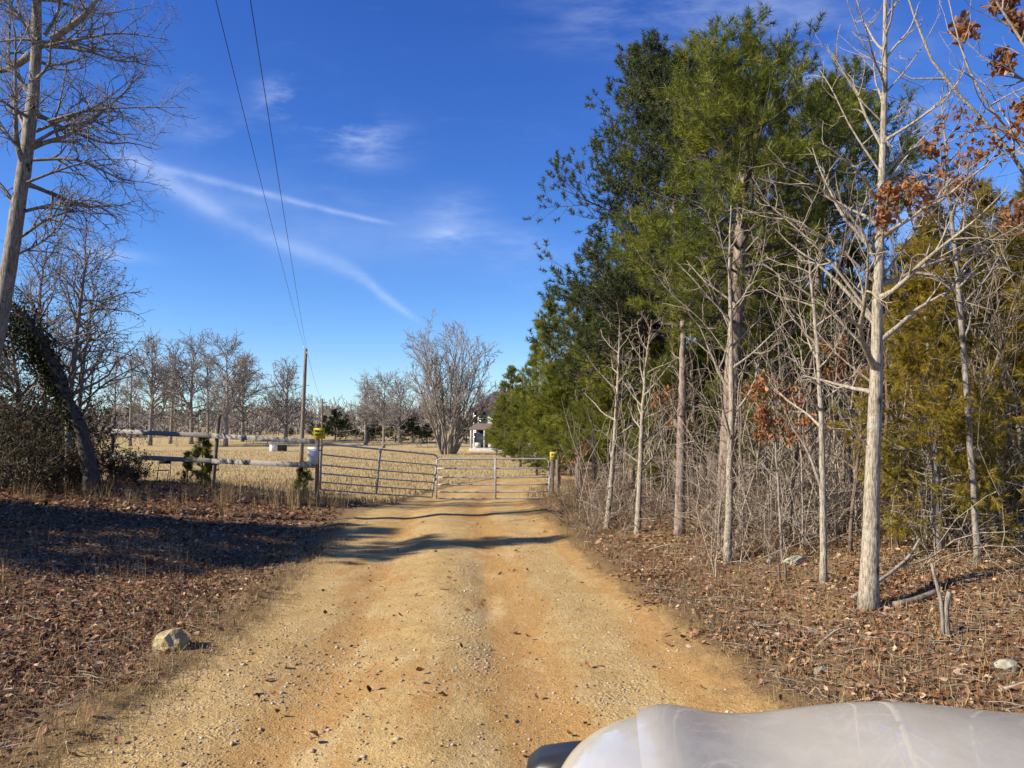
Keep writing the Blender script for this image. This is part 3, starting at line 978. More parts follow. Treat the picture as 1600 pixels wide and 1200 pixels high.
# ------------------------------------------------------------------ the big hardwood by the left edge
DL = 14.5
l1_limbs = [
    ([(58, 75), (120, 62), (190, 52), (262, 62)], 0.045, 0.01), ([(72, 72), (130, 78), (190, 96), (240, 92)], 0.05, 0.01),
    ([(80, 62), (125, 30), (150, 0), (175, -60)], 0.095, 0.03), ([(70, 55), (90, 20), (98, -30), (105, -80)], 0.05, 0.015),
    ([(48, 85), (20, 105), (-15, 115)], 0.10, 0.05), ([(60, 62), (30, 62), (-20, 66)], 0.05, 0.02),
    ([(56, 205), (110, 182), (160, 160), (200, 128)], 0.045, 0.01), ([(75, 190), (140, 172), (210, 168), (290, 168)], 0.04, 0.008),
    ([(50, 225), (110, 195), (165, 205), (250, 228)], 0.045, 0.008), ([(45, 250), (120, 250), (185, 278), (225, 285)], 0.045, 0.008),
    ([(42, 285), (95, 265), (150, 250), (215, 250)], 0.035, 0.008), ([(38, 330), (90, 318), (140, 312), (200, 330)], 0.045, 0.008),
    ([(33, 370), (80, 340), (130, 330), (175, 360)], 0.04, 0.008), ([(30, 235), (5, 200), (-25, 150)], 0.04, 0.02),
    ([(28, 330), (10, 300), (-20, 265)], 0.06, 0.03), ([(22, 400), (70, 375), (100, 340), (115, 300)], 0.03, 0.008),
]
L1_ROOT = on_px(-62, DL)
wp = [L1_ROOT] + [at(px, py, DL) for px, py in [(-22, 600), (8, 450), (30, 320), (42, 230), (54, 130), (57, 40), (60, -60), (66, -190)]]
spec_big = [dict(n=20, t0=0.42, t1=0.98, ang=60, sd=12, up=0.35, wob=0.45, rs=0.45, rt=0.006, k=10, len=lambda t: 2.9 * (1.15 - 0.6 * t)),
            dict(n=7.5, t0=0.12, t1=0.98, ang=46, sd=14, ratio=0.42, k=6, up=0.15, wob=0.55, rt=0.0035),
            dict(n=6.5, ang=42, sd=16, ratio=0.52, k=5, up=0.18, wob=0.6, rt=0.003),
            dict(n=4.0, ang=40, sd=16, ratio=0.55, k=3, up=0.1, wob=0.5, rt=0.002)]
hero_bare('hardwood_tree', 'tall grey leafless hardwood rising along the left edge with a dense net of twigs', 'tree', wp,
          [0.185, 0.155, 0.14, 0.125, 0.12, 0.10, 0.085, 0.065, 0.04], 11, spec_big, M_GREYBARK, M_GREYTWIG,
          extra=[([at(px, py, DL + 0.5 * math.sin(i * 2.3)) for px, py in pts], a, b) for i, (pts, a, b) in enumerate(l1_limbs)])

# smaller twiggy trees behind it
spec_mid = [dict(n=32, t0=0.25, t1=0.98, ang=48, sd=12, up=0.3, wob=0.5, rs=0.6, rt=0.005, k=8, len=lambda t: 2.3 * (1.1 - 0.7 * t)),
            dict(n=6.0, ang=44, sd=14, ratio=0.48, k=5, up=0.2, wob=0.6, rt=0.004),
            dict(n=5.0, ang=42, sd=16, ratio=0.55, k=4, up=0.1, wob=0.6, rt=0.003)]
DL2 = 19.0
for i, (pts, rad, lab) in enumerate([
        ([(112, 742), (108, 640), (118, 540), (130, 440), (140, 390)], [0.09, 0.075, 0.06, 0.03, 0.012], 'slim twiggy leafless tree behind the vine-draped leaning trunk'),
        ([(128, 742), (125, 620), (140, 500), (150, 440)], [0.07, 0.055, 0.035, 0.01], 'smaller leafless tree with clinging dead leaves beside the slim twiggy one'),
        ([(60, 745), (70, 600), (62, 470), (75, 380)], [0.08, 0.06, 0.04, 0.012], 'thin leafless tree rising out of the left thicket'),
        ([(15, 745), (30, 640), (20, 540), (40, 470)], [0.07, 0.06, 0.04, 0.012], 'thin leafless tree at the left end of the thicket')]):
    D = DL2 + 1.3 * i - (3 if i == 3 else 0)
    w = [on_px(pts[0][0], D)] + [at(px, py, D) for px, py in pts[1:]]
    t, base, (LP, LR), tw = hero_bare('hardwood_tree', lab, 'tree', w, rad, 31 + i, spec_mid, M_GREYBARK, M_GREYTWIG, limb_parts=False)
    if i in (0, 1):
        rng = np.random.default_rng(77 + i)
        tp = tw[-1][0].reshape(-1, 3) if i == 1 else tw[-1][0][:, -1]
        tp = tp[rng.random(len(tp)) < (0.10 if i == 1 else 0.15)]
        V, F = leaf_tris(tp, rng.uniform(0.05, 0.09, len(tp)), 0.9, rng)
        link('dead_leaves', make_mesh('dead_leaves', V, F, M_LITTER, attrs={'tint': rep(rng.random(len(tp)) * 0.5, 7)}), t)['kind'] = 'stuff'

# leaning trunk wrapped in vines
DV = 17.5
DV0 = DV = 18.0
w = [on_px(152, DV)] + [at(px, py, DV0) for px, py in [(128, 680), (104, 625), (84, 575), (62, 530), (35, 492), (0, 460)]]
spec_vine = [dict(n=7, t0=0.3, t1=0.95, ang=60, sd=15, up=0.2, wob=0.6, rs=0.4, rt=0.005, k=7, len=lambda t: 1.5),
             dict(n=4.0, ang=45, ratio=0.5, k=4, up=0.0, wob=0.7, rt=0.004), dict(n=2.5, ang=45, ratio=0.5, k=3, up=-0.2, wob=0.7, rt=0.003)]
t, base, LPR, tw = hero_bare('leaning_tree', 'dark leaning trunk draped in evergreen vines at the left thicket', 'tree', w, [0.17, 0.15, 0.14, 0.13, 0.12, 0.10, 0.08], 51, spec_vine, M_DARKBARK, M_GREYTWIG, limb_parts=False)
rng = np.random.default_rng(5)
path = spline(np.array(w), 60) - base
n = 6500
i = rng.integers(10, 60, n)
rad = np.interp(i, [0, 14, 30, 45, 60], [0.12, 0.18, 0.28, 0.5, 0.7]) * rng.random(n) ** 0.6
v = nrm(rng.normal(size=(n, 3)))
p = path[i] + v * rad[:, None] + np.array([0, 0, -1]) * (rng.random(n) * np.interp(i, [0, 30, 60], [0.05, 0.5, 1.0]))[:, None]
V, F = leaf_tris(p, rng.uniform(0.05, 0.10, n), 0.9, rng)
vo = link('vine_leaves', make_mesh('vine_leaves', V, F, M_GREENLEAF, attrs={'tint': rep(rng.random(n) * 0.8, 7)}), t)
vo['kind'] = 'stuff'

# ------------------------------------------------------------------ shrubs of the left thicket
def shrub(name, label, loc, H, W, seed, stems=26, leaves=1500, ltint=(0.0, 1.0), lsize=(0.03, 0.06), group=None, mat=None, lmat=None):
    rng = np.random.default_rng(seed)
    a = rng.random(stems) * 2 * math.pi
    out = rng.uniform(0.15, 0.75, stems)
    P0 = np.stack([np.cos(a) * 0.12 * W, np.sin(a) * 0.12 * W, np.zeros(stems)], -1)
    D = np.stack([np.cos(a) * out, np.sin(a) * out, np.ones(stems)], -1)
    SP = grow_paths(P0, D, H * rng.uniform(0.6, 1.1, stems), 9, -0.25, 0.5, rng)
    SR = np.linspace(0.014, 0.004, 9)[None].repeat(stems, 0)
    CP, CR, CL, _, _ = branch(SP, SR, length(SP), 9, 0.2, 0.98, 48, 14, 0.35, 5, 0.0, 0.7, 0.7, 0.003, rng)
    EP, ER, EL, _, _ = branch(CP, CR, CL, 3, 0.2, 1, 45, 14, 0.55, 3, 0.0, 0.7, 0.7, 0.003, rng)
    t = thing(name, loc, label, 'shrub', group)
    mb = MB().add(*tubes(SP, SR, 5))
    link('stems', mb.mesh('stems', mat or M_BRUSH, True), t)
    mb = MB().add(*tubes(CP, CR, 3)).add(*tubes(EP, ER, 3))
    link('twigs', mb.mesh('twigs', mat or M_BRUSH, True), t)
    if leaves:
        pts = EP.reshape(-1, 3)
        p = pts[rng.integers(0, len(pts), leaves)] + rng.normal(0, 0.03, (leaves, 3))
        V, F = leaf_tris(p, rng.uniform(*lsize, leaves), 0.8, rng)
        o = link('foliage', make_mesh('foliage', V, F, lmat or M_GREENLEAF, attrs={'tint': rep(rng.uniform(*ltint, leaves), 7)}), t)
        o['kind'] = 'stuff'
    return t


for i, (px, D, H, W, lab, lv) in enumerate([
        (8, 20, 3.2, 2.8, 'dark tangled shrub at the left end of the thicket', 5200),
        (48, 20.5, 3.4, 2.6, 'dark tangled shrub between the left edge and the leaning trunk', 5200),
        (88, 20.5, 2.6, 2.4, 'olive brown shrub just left of the leaning trunk base', 4200),
        (-45, 19, 3.6, 3.0, 'tall dark shrub cut by the left picture edge', 5200),
        (172, 22.5, 1.3, 2.0, 'low dark brush heap at the foot of the first fence post', 2600),
        (204, 23.9, 0.7, 1.6, 'low brown weeds beneath the left fence rails', 1000),
        (118, 23.5, 3.0, 2.4, 'brown twiggy shrub behind the leaning trunk', 3000),
        (30, 17.2, 1.7, 2.6, 'low olive shrub in front of the left thicket', 3600),
        (100, 18.6, 1.3, 2.2, 'low dark shrub in front of the leaning trunk base', 2600)]):
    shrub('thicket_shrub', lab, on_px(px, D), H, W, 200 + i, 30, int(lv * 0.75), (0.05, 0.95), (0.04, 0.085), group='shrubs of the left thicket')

# ------------------------------------------------------------------ evergreens just out of view on the left, whose shade crosses the verge
tm, bm_, cr = cedar_meshes(61, 7.0, 1.9, 8, dens=1.0, w=0.035, ln=0.15, mat=M_PINEDARK)
PROTO['verge_cedar'] = [('trunk', tm), ('boughs', bm_), ('crown', cr)]
place('verge_cedar', 'cedar_tree', on(-16.2, 11.0), 'broad dark cedar farther out beyond the left edge', 'tree', rz=2.0, scale=(1.2, 1.2, 0.95))
place('verge_cedar', 'cedar_tree', on(-16.4, 22.9), 'dark cedar beyond the left edge that shades the end of the fence', 'tree', rz=1.0, scale=0.86)
place('verge_cedar', 'cedar_tree', on(-13.2, 11.6), 'third dark cedar beyond the left edge beside the hardwood', 'tree', rz=4.0, scale=0.85)

# ------------------------------------------------------------------ right side: pale saplings at the wood's edge
spec_pale = [dict(n=30, t0=0.22, t1=0.99, ang=52, sd=9, up=0.5, wob=0.32, rs=0.55, rt=0.0035, k=9, len=lambda t: 1.9 * (1.1 - 0.85 * t)),
             dict(n=5.0, t0=0.2, ang=42, sd=12, ratio=0.36, k=5, up=0.25, wob=0.5, rt=0.0024),
             dict(n=3.4, ang=42, sd=14, ratio=0.45, k=4, up=0.2, wob=0.5, rt=0.002)]
p0 = ground_px(1357, 952)
DT = p0[1]
t1_limbs = [
    ([(1366, 560), (1300, 490), (1235, 440), (1185, 410)], 0.018, 0.004), ([(1367, 500), (1290, 400), (1225, 340), (1188, 308)], 0.020, 0.004),
    ([(1370, 445), (1320, 395), (1270, 360), (1200, 330)], 0.017, 0.004), ([(1371, 415), (1335, 345), (1270, 285), (1205, 252)], 0.019, 0.004),
    ([(1376, 270), (1330, 200), (1300, 140), (1278, 105)], 0.014, 0.004), ([(1378, 190), (1340, 150), (1300, 85), (1255, 60)], 0.012, 0.003),
    ([(1380, 120), (1350, 70), (1330, 20), (1318, -20)], 0.011, 0.003), ([(1374, 440), (1420, 375), (1470, 300), (1510, 250)], 0.018, 0.004),
    ([(1376, 300), (1420, 240), (1465, 190), (1480, 160)], 0.014, 0.003), ([(1372, 480), (1420, 430), (1475, 400)], 0.014, 0.003),
    ([(1380, 150), (1430, 90), (1470, 20)], 0.012, 0.003), ([(1365, 600), (1310, 555), (1260, 500)], 0.014, 0.003), ([(1360, 700), (1320, 660), (1285, 590)], 0.012, 0.003)]
wp = [p0] + [at(px, py, DT) for px, py in [(1361, 820), (1366, 690), (1370, 520), (1373, 400), (1379, 250), (1383, 100), (1384, -30), (1388, -220)]]
hero_bare('pale_tree', 'thickest pale straight trunk standing nearest on the right, bare limbs rising both ways', 'tree', wp,
          [0.088, 0.075, 0.066, 0.052, 0.043, 0.032, 0.023, 0.016, 0.006], 71, [dict(spec_pale[0], n=24, t0=0.3)] + spec_pale[1:], M_PALE, M_PALETWIG,
          extra=[([at(px, py, DT + 0.25 * math.sin(i * 1.9) * j / 3) for j, (px, py) in enumerate(pts)], a, b) for i, (pts, a, b) in enumerate(t1_limbs)], flare=0.25)


def pale(lab, pts, rad, seed, n=18, ln=1.4, D=None, limb=True, mat=None, extra=None, t0=0.25):
    b = ground_px(*pts[0]) if D is None else on_px(pts[0][0], D)
    D = b[1]
    w = [b] + [at(px, py, D) for px, py in pts[1:]]
    sp = [dict(spec_pale[0], n=n, t0=t0, len=lambda t: ln * (1.1 - 0.8 * t)), dict(spec_pale[1]), dict(spec_pale[2])]
    ex = [([at(px, py, D) for px, py in q], a, c) for q, a, c in extra] if extra else None
    return hero_bare('pale_tree', lab, 'tree', w, rad, seed, sp, mat or M_PALE, M_PALETWIG, limb_parts=limb, flare=0.3, n=10, extra=ex)


pale('slim pale tree standing in front of the brown pine trunk', [(1137, 882), (1140, 760), (1143, 620), (1141, 480), (1140, 400), (1143, 300)], [0.056, 0.046, 0.038, 0.026, 0.017, 0.005], 72, 16, 1.5,
     extra=[([(1141, 560), (1100, 505), (1045, 455), (1020, 420)], 0.012, 0.003), ([(1142, 520), (1115, 455), (1095, 400)], 0.012, 0.003), ([(1143, 500), (1185, 420), (1200, 340)], 0.012, 0.003), ([(1142, 600), (1180, 560), (1225, 530)], 0.01, 0.003)])
pale('slender pale tree nearest the right gate post', [(948, 826), (957, 730), (964, 620), (967, 550), (968, 500)], [0.054, 0.042, 0.031, 0.018, 0.005], 73, 18, 1.3)
pale('second pale tree from the right gate post, beside the slender one', [(996, 834), (1000, 740), (1004, 640), (1010, 560), (1018, 500)], [0.056, 0.044, 0.033, 0.019, 0.005], 74, 18, 1.3)
pale('thin pale forked tree just left of the thickest pale trunk', [(1287, 912), (1286, 790), (1284, 680), (1278, 560), (1268, 440), (1262, 390)], [0.040, 0.036, 0.030, 0.024, 0.016, 0.005], 75, 16, 1.1, t0=0.4,
     extra=[([(1286, 770), (1262, 705), (1237, 667)], 0.022, 0.016)])
pale('brown slim tree between the second pale tree and the pine trunk', [(1062, 838), (1064, 700), (1066, 600), (1067, 500)], [0.085, 0.075, 0.06, 0.04], 76, 8, 0.8, mat=M_PINEBARK, t0=0.4)

# a pale tree out of frame on the right whose limbs reach in at the top
D = 8.6
r1 = on(6.9, D)
r1_limbs = [([at(1690, 420, D), at(1600, 268, D), at(1530, 180, D), at(1462, 105, D), at(1420, 0, D), at(1405, -60, D)], 0.034, 0.010),
            ([at(1700, 330, D), at(1600, 232, D), at(1535, 150, D), at(1500, 70, D), at(1478, -20, D)], 0.026, 0.008),
            ([at(1705, 240, D - 0.5), at(1600, 70, D - 0.5), at(1555, 0, D - 0.5), at(1530, -40, D - 0.5)], 0.024, 0.01),
            ([at(1700, 470, D + 0.4), at(1600, 358, D + 0.4), at(1540, 335, D + 0.4), at(1490, 330, D + 0.4)], 0.014, 0.004),
            ([at(1700, 560, D + 0.2), at(1600, 440, D + 0.2), at(1560, 400, D + 0.2), at(1500, 235, D + 0.2)], 0.014, 0.004),
            ([at(1700, 700, D + 0.1), at(1600, 640, D + 0.1), at(1540, 625, D + 0.1)], 0.012, 0.004)]
wp = [r1, at(1758, 700, D), at(1735, 500, D), at(1700, 330, D), at(1705, 100, D), at(1720, -150, D), at(1715, -350, D)]
hero_bare('pale_tree', 'pale tree just past the right edge whose limbs lean in at the top corner', 'tree', wp, [0.12, 0.11, 0.10, 0.08, 0.06, 0.04, 0.02], 81,
          [dict(spec_pale[0], n=14, t0=0.45, len=lambda t: 2.2 * (1.1 - 0.7 * t)), dict(spec_pale[1], n=4.0), spec_pale[2]], M_PALE, M_PALETWIG, extra=r1_limbs)

# ------------------------------------------------------------------ pines of the right-hand wood
def pine_at(lab, wp_px, D, seed, radii, **kw):
    b = ground_px(*wp_px[0]) if D is None else on_px(wp_px[0][0], D)
    D = b[1]
    w = np.array([b] + [at(px, py, D) for px, py in wp_px[1:]]) - b
    H = w[-1][2]
    tm, bm_, cr = pine_meshes(seed, H, radii[0], wp=w, radii=radii, **kw)
    t = thing('pine_tree', b, lab, 'pine', 'pines at the edge of the wood')
    link('trunk', tm, t)
    link('boughs', bm_, t)
    link('crown', cr, t)
    return t


pine_at('tall yellow-green pine in front with upright brush-like top shoots', [(1128, 856), (1138, 700), (1148, 520), (1158, 360), (1166, 220), (1176, 112)], 12.2, 91,
        [0.14, 0.13, 0.115, 0.095, 0.06, 0.012], c0=0.42, Rmax=2.35, nn=54, ln=0.13, w=0.0105, mat=M_PINE, gap=0.31, per=6, prof=0.52, dens=0.85, shoot=0.24, th=(32, 72), mid=False)
pine_at('tallest dark blue-green pine, its broad boughs reaching left over the sky', [(1062, 800), (1060, 600), (1056, 400), (1056, 230), (1052, 118)], 21.5, 92,
        [0.21, 0.19, 0.17, 0.12, 0.015], c0=0.30, Rmax=4.1, nn=32, ln=0.135, w=0.021, mat=M_PINEDARK, gap=0.40, per=6, prof=0.66, dens=1.2, shoot=0.20, th=(30, 85), low=0.95, mid=False)
pine_at('green pine right of the tall front pine, half behind bare limbs', [(1265, 830), (1270, 600), (1282, 400), (1292, 280), (1298, 165)], 16.0, 93,
        [0.13, 0.12, 0.10, 0.07, 0.012], c0=0.36, Rmax=2.7, nn=44, ln=0.14, w=0.014, mat=M_PINE, gap=0.38, per=6, prof=0.55, dens=0.75, shoot=0.24, th=(30, 72), mid=False)
proto_pine('pine_a', 101, 7.0, 0.10, 0.12, 1.55, 24, 0.18, 0.014, M_PINEYOUNG, gap=0.36, per=5, dens=0.9)
proto_pine('pine_b', 102, 7.5, 0.11, 0.18, 1.75, 24, 0.17, 0.015, M_PINEYOUNG, gap=0.38, per=5, dens=0.95)
proto_pine('pine_c', 103, 9.0, 0.13, 0.26, 2.0, 20, 0.17, 0.018, M_PINEDARK, gap=0.42, per=5, dens=0.95)
place('pine_b', 'pine_tree', on(-11.9, 9.2), 'pine beyond the left edge that shades the verge and track', 'pine', rz=0.7, scale=(1.15, 1.15, 0.97))
place('pine_b', 'pine_tree', on(-15.2, 10.0), 'second pine beyond the left edge, behind the one that shades the track', 'pine', rz=3.1, scale=(1.4, 1.4, 1.0))
HP = {'pine_a': 7.0, 'pine_b': 7.5, 'pine_c': 9.0}


def pine_inst(key, px, top, D, rz, lab, group, wide=1.0, x=None):
    b = on_px(px, D) if x is None else on(x, D)
    H = at(px, top, D)[2] - b[2]
    s = H / HP[key]
    return place(key, 'pine_tree', b, lab, 'pine', group, rz, (s * wide, s * wide, s))


for i, (key, px, top, D, wide, lab) in enumerate([
        ('pine_a', 788, 622, 66, 1.7, 'smallest bright young pine at the far end of the pine row by the house'),
        ('pine_a', 776, 652, 72, 1.7, 'little pine in front of the farmhouse at the very end of the row'),
        ('pine_b', 802, 575, 58, 1.35, 'second young pine from the far end of the pine row'),
        ('pine_a', 812, 606, 50, 1.5, 'bushy young pine above the middle of the right gate'),
        ('pine_b', 836, 540, 44, 1.1, 'open young pine left of the one over the right gate post'),
        ('pine_b', 858, 472, 37, 0.95, 'young pine with open shoots standing over the right gate post'),
        ('pine_a', 872, 585, 33, 1.25, 'short bushy pine close behind the right gate post'),
        ('pine_b', 905, 452, 28, 1.15, 'dense green pine behind the slender pale tree'),
        ('pine_a', 948, 430, 25, 1.2, 'dense green pine between the two slim pale trees'),
        ('pine_b', 1000, 395, 23.5, 1.1, 'green pine rising behind the second pale tree'),
        ('pine_a', 1018, 565, 17.5, 0.85, 'small bright pine among the pale saplings'),
        ('pine_b', 1085, 420, 19.0, 0.9, 'green pine below the tallest dark pine'),
        ('pine_a', 1215, 330, 14.5, 1.0, 'green pine directly right of the front pine trunk'),
        ('pine_a', 838, 648, 41, 1.5, 'low young pine filling the gap above the right gate')]):
    pine_inst(key, px, top, D, i * 1.37, lab, 'pines at the edge of the wood', wide)
rng = np.random.default_rng(17)
deep = []
for px, top, D in [(930, 500, 33), (985, 470, 31), (1040, 450, 30), (1100, 380, 28), (1150, 360, 26), (1195, 380, 24), (1235, 340, 23), (1330, 380, 24), (1385, 420, 21), (1430, 380, 25), (1470, 400, 20),
                   (1510, 360, 24), (1555, 370, 21), (1600, 340, 25), (1640, 330, 21), (1700, 300, 24), (1310, 430, 19), (1250, 470, 19.5), (1420, 470, 18), (1530, 450, 17.5), (1600, 430, 17),
                   (890, 560, 40), (950, 540, 42), (1020, 520, 44), (1120, 500, 40), (1220, 480, 38), (1330, 470, 36), (1440, 460, 35), (1550, 450, 34), (1680, 430, 33), (1780, 350, 20), (1860, 330, 24)]:
    key = ['pine_c', 'pine_b', 'pine_c'][rng.integers(0, 3)]
    pine_inst(key, px, top, D, rng.random() * 6.28, 'dark pine standing deep in the wood behind the pale saplings', 'pines deep in the wood', 1.15)

# ------------------------------------------------------------------ cedars at the right
tm, bm_, cr = cedar_meshes(41, 3.9, 1.15, 14, dens=1.1, w=0.009, ln=0.09)
PROTO['cedar_a'] = [('trunk', tm), ('boughs', bm_), ('crown', cr)]
tm, bm_, cr = cedar_meshes(42, 5.4, 1.5, 11, dens=0.95, w=0.012, ln=0.11)
PROTO['cedar_b'] = [('trunk', tm), ('boughs', bm_), ('crown', cr)]
for key, px, D, rz, s, lab in [
        ('cedar_a', 1462, 9.0, 0.3, (0.9, 0.9, 0.98), 'olive bronze cedar just right of the thickest pale trunk'),
        ('cedar_b', 1545, 12.5, 1.7, 1.0, 'taller olive cedar behind the nearest one, toward the right edge'),
        ('cedar_b', 1470, 14.0, 2.9, (0.9, 0.9, 1.02), 'tall olive cedar rising behind the nearest cedar'),
        ('cedar_b', 1640, 11.5, 4.1, 1.0, 'olive cedar cut by the right picture edge'),
        ('cedar_a', 1590, 10.2, 5.0, (0.9, 0.9, 0.62), 'low bronze cedar by the right edge above the leaf litter')]:
    place(key, 'cedar_tree', on_px(px, D), lab, 'cedar', 'cedars on the right', rz, s)

# ------------------------------------------------------------------ oak saplings holding dead leaves
def oak(label, wp, radii, seed, nleaf, zones, size=(0.07, 0.13), group='saplings with clinging dead leaves', n=14, ln=1.3, extra=None):
    rng = np.random.default_rng(seed)
    sp = [dict(spec_pale[0], n=n, t0=0.35, len=lambda t: ln * (1.1 - 0.7 * t)), dict(spec_pale[1], n=5.0), spec_pale[2]]
    t, base, (LP, LR), tw = hero_bare('oak_sapling', label, 'tree', wp, radii, seed, sp, M_GREYBARK, M_GREYTWIG, group=group, limb_parts=False, n=8, extra=extra)
    pts = np.concatenate([q[0].reshape(-1, 3) for q in tw]) + base
    sel = []
    for (c, r) in zones:
        r = r * 1.25
        d = np.linalg.norm((pts - c) / r, axis=1)
        cand = pts[d < 1]
        m = max(4, int(nleaf / len(zones)))
        if len(cand) < 4:
            v = nrm(rng.normal(size=(m, 3))) * rng.random((m, 1)) ** 0.5
            sel.append(c + v * r)
        else:
            q = cand[rng.integers(0, len(cand), m)]
            sel.append(q + rng.normal(0, 0.035, q.shape))
    p = np.concatenate(sel) - base
    V, F = leaf_tris(p, rng.uniform(*size, len(p)), 1.0, rng, 1.2)
    o = link('dead_leaves', make_mesh('dead_leaves', V, F, M_OAK, attrs={'tint': rep(np.clip(rng.normal(0.5, 0.25, len(p)), 0, 1), 7)}), t)
    o['kind'] = 'stuff'


D = 8.4
DO = 7.0
oak('oak sapling with rust brown leaves crossing the upper part of the thickest pale trunk', [on_px(1520, D), at(1512, 640, D), at(1495, 420, D), at(1480, 260, D), at(1470, 150, D)], [0.036, 0.032, 0.025, 0.016, 0.005], 121, 760,
    [(at(x, y, d), np.array([r, r, r * 0.8])) for x, y, r, d in [(1378, 345, .12, DO), (1385, 310, .13, DO), (1408, 318, .15, DO), (1432, 300, .15, DO + .2), (1455, 310, .16, DO + .4), (1480, 255, .22, D), (1440, 245, .16, D), (1510, 300, .2, D),
      (1545, 285, .22, D), (1500, 200, .2, D), (1560, 225, .24, D), (1585, 195, .22, D), (1470, 290, .2, D), (1525, 240, .2, D)]], (0.05, 0.095), n=24,
    extra=[([at(1500, 440, D), at(1470, 360, D - .5), at(1430, 320, DO + .2), at(1372, 335, DO)], 0.012, 0.003), ([at(1490, 380, D), at(1450, 300, D - .8), at(1410, 300, DO)], 0.010, 0.003)])
D = 9.4
oak('oak at the right edge with brown leaf bunches in the top corner', [on_px(1720, D), at(1700, 500, D), at(1660, 250, D), at(1630, 80, D), at(1600, -80, D)], [0.07, 0.06, 0.045, 0.03, 0.008], 122, 600,
    [(at(x, y, D), np.array([r, r, r])) for x, y, r in [(1505, 48, .16), (1560, 30, .2), (1590, 55, .25), (1565, 95, .14), (1595, 180, .25), (1590, 340, .2), (1560, 5, .16)]], n=18, ln=1.8)
D = 9.8
oak('small oak sapling with orange brown leaves between the slim pale tree and the forked one', [on_px(1218, D), at(1216, 760, D), at(1210, 660, D), at(1205, 560, D)], [0.020, 0.016, 0.012, 0.004], 123, 460,
    [(at(x, y, D), np.array([r, r, r])) for x, y, r in [(1190, 600, .12), (1186, 640, .12), (1212, 650, .2), (1232, 645, .16), (1215, 678, .16), (1240, 682, .09), (1200, 655, .12), (1172, 612, .12), (1252, 625, .14), (1225, 605, .12), (1180, 680, .1), (1262, 660, .12)]], (0.05, 0.10), ln=0.8, n=18)
D = 10.9
oak('oak sapling with rusty leaves just left of the thickest pale trunk', [on_px(1335, D), at(1330, 740, D), at(1322, 620, D), at(1312, 520, D)], [0.025, 0.02, 0.014, 0.004], 124, 260,
    [(at(x, y, D), np.array([r, r, r])) for x, y, r in [(1305, 548, .2), (1325, 575, .22), (1340, 590, .2), (1300, 575, .15)]], (0.07, 0.12), ln=0.8)
D = 16.0
oak('oak sapling with dull brown leaves behind the second pale tree', [on_px(1040, D), at(1036, 720, D), at(1030, 620, D)], [0.025, 0.02, 0.005], 125, 140,
    [(at(x, y, D), np.array([r, r, r])) for x, y, r in [(1020, 625, .3), (1045, 600, .3), (1060, 650, .3)]], (0.07, 0.11), ln=0.9)
D = 23.0
oak('tiny oak sapling with brown leaves beside the right gate post', [on_px(905, D), at(906, 730, D), at(908, 690, D)], [0.02, 0.016, 0.005], 126, 90,
    [(at(x, y, D), np.array([r, r, r])) for x, y, r in [(900, 712, .35), (925, 690, .35), (890, 720, .2)]], (0.07, 0.11), ln=0.8)

# ------------------------------------------------------------------ thin saplings of the thicket
spec_sap = [dict(n=13, t0=0.25, t1=0.98, ang=38, sd=10, up=0.4, wob=0.35, rs=0.6, rt=0.003, k=6, len=lambda t: 0.9 * (1.1 - 0.7 * t)),
            dict(n=3.0, ang=40, sd=14, ratio=0.4, k=4, up=0.2, wob=0.5, rt=0.0025)]
for i in range(6):
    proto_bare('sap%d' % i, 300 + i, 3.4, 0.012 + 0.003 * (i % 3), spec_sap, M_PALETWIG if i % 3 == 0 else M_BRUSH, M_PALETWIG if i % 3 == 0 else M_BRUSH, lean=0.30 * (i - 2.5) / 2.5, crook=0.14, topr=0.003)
ORD = 'first second third fourth fifth sixth seventh eighth ninth tenth eleventh twelfth thirteenth fourteenth'.split()
zones_sap = [
    ('thin bare sapling counting rightward from the right gate post to the slim pale tree', 'saplings near the gate', [(930, 19), (975, 17), (985, 15.5), (1030, 15), (1040, 17.5), (1075, 13.5), (1090, 14.5), (1105, 13)]),
    ('thin bare sapling counting rightward from the slim pale tree to the thickest trunk', 'saplings in the middle thicket',
     [(1165, 11.5), (1182, 12.5), (1198, 10.4), (1214, 12), (1228, 10.8), (1242, 11.6), (1250, 10.2), (1264, 13), (1302, 10.4), (1312, 11.5), (1322, 9.6), (1333, 10.6)]),
    ('thin bare sapling counting rightward from the thickest trunk to the right edge', 'saplings among the cedars',
     [(1395, 9.6), (1410, 10.8), (1432, 11), (1500, 10.6), (1522, 9.8), (1535, 10.5), (1550, 9.4), (1562, 10.6), (1577, 9.8), (1590, 10.8)])]
rng = np.random.default_rng(23)
for lab, grp, pts in zones_sap:
    for q, (px, D) in enumerate(pts):
        s = rng.uniform(0.6, 1.35)
        place('sap%d' % rng.integers(0, 6), 'bare_sapling', on_px(px, D), ORD[q] + ' ' + lab, 'sapling', grp, rng.random() * 6.28, (s, s, s * rng.uniform(0.9, 1.2)))

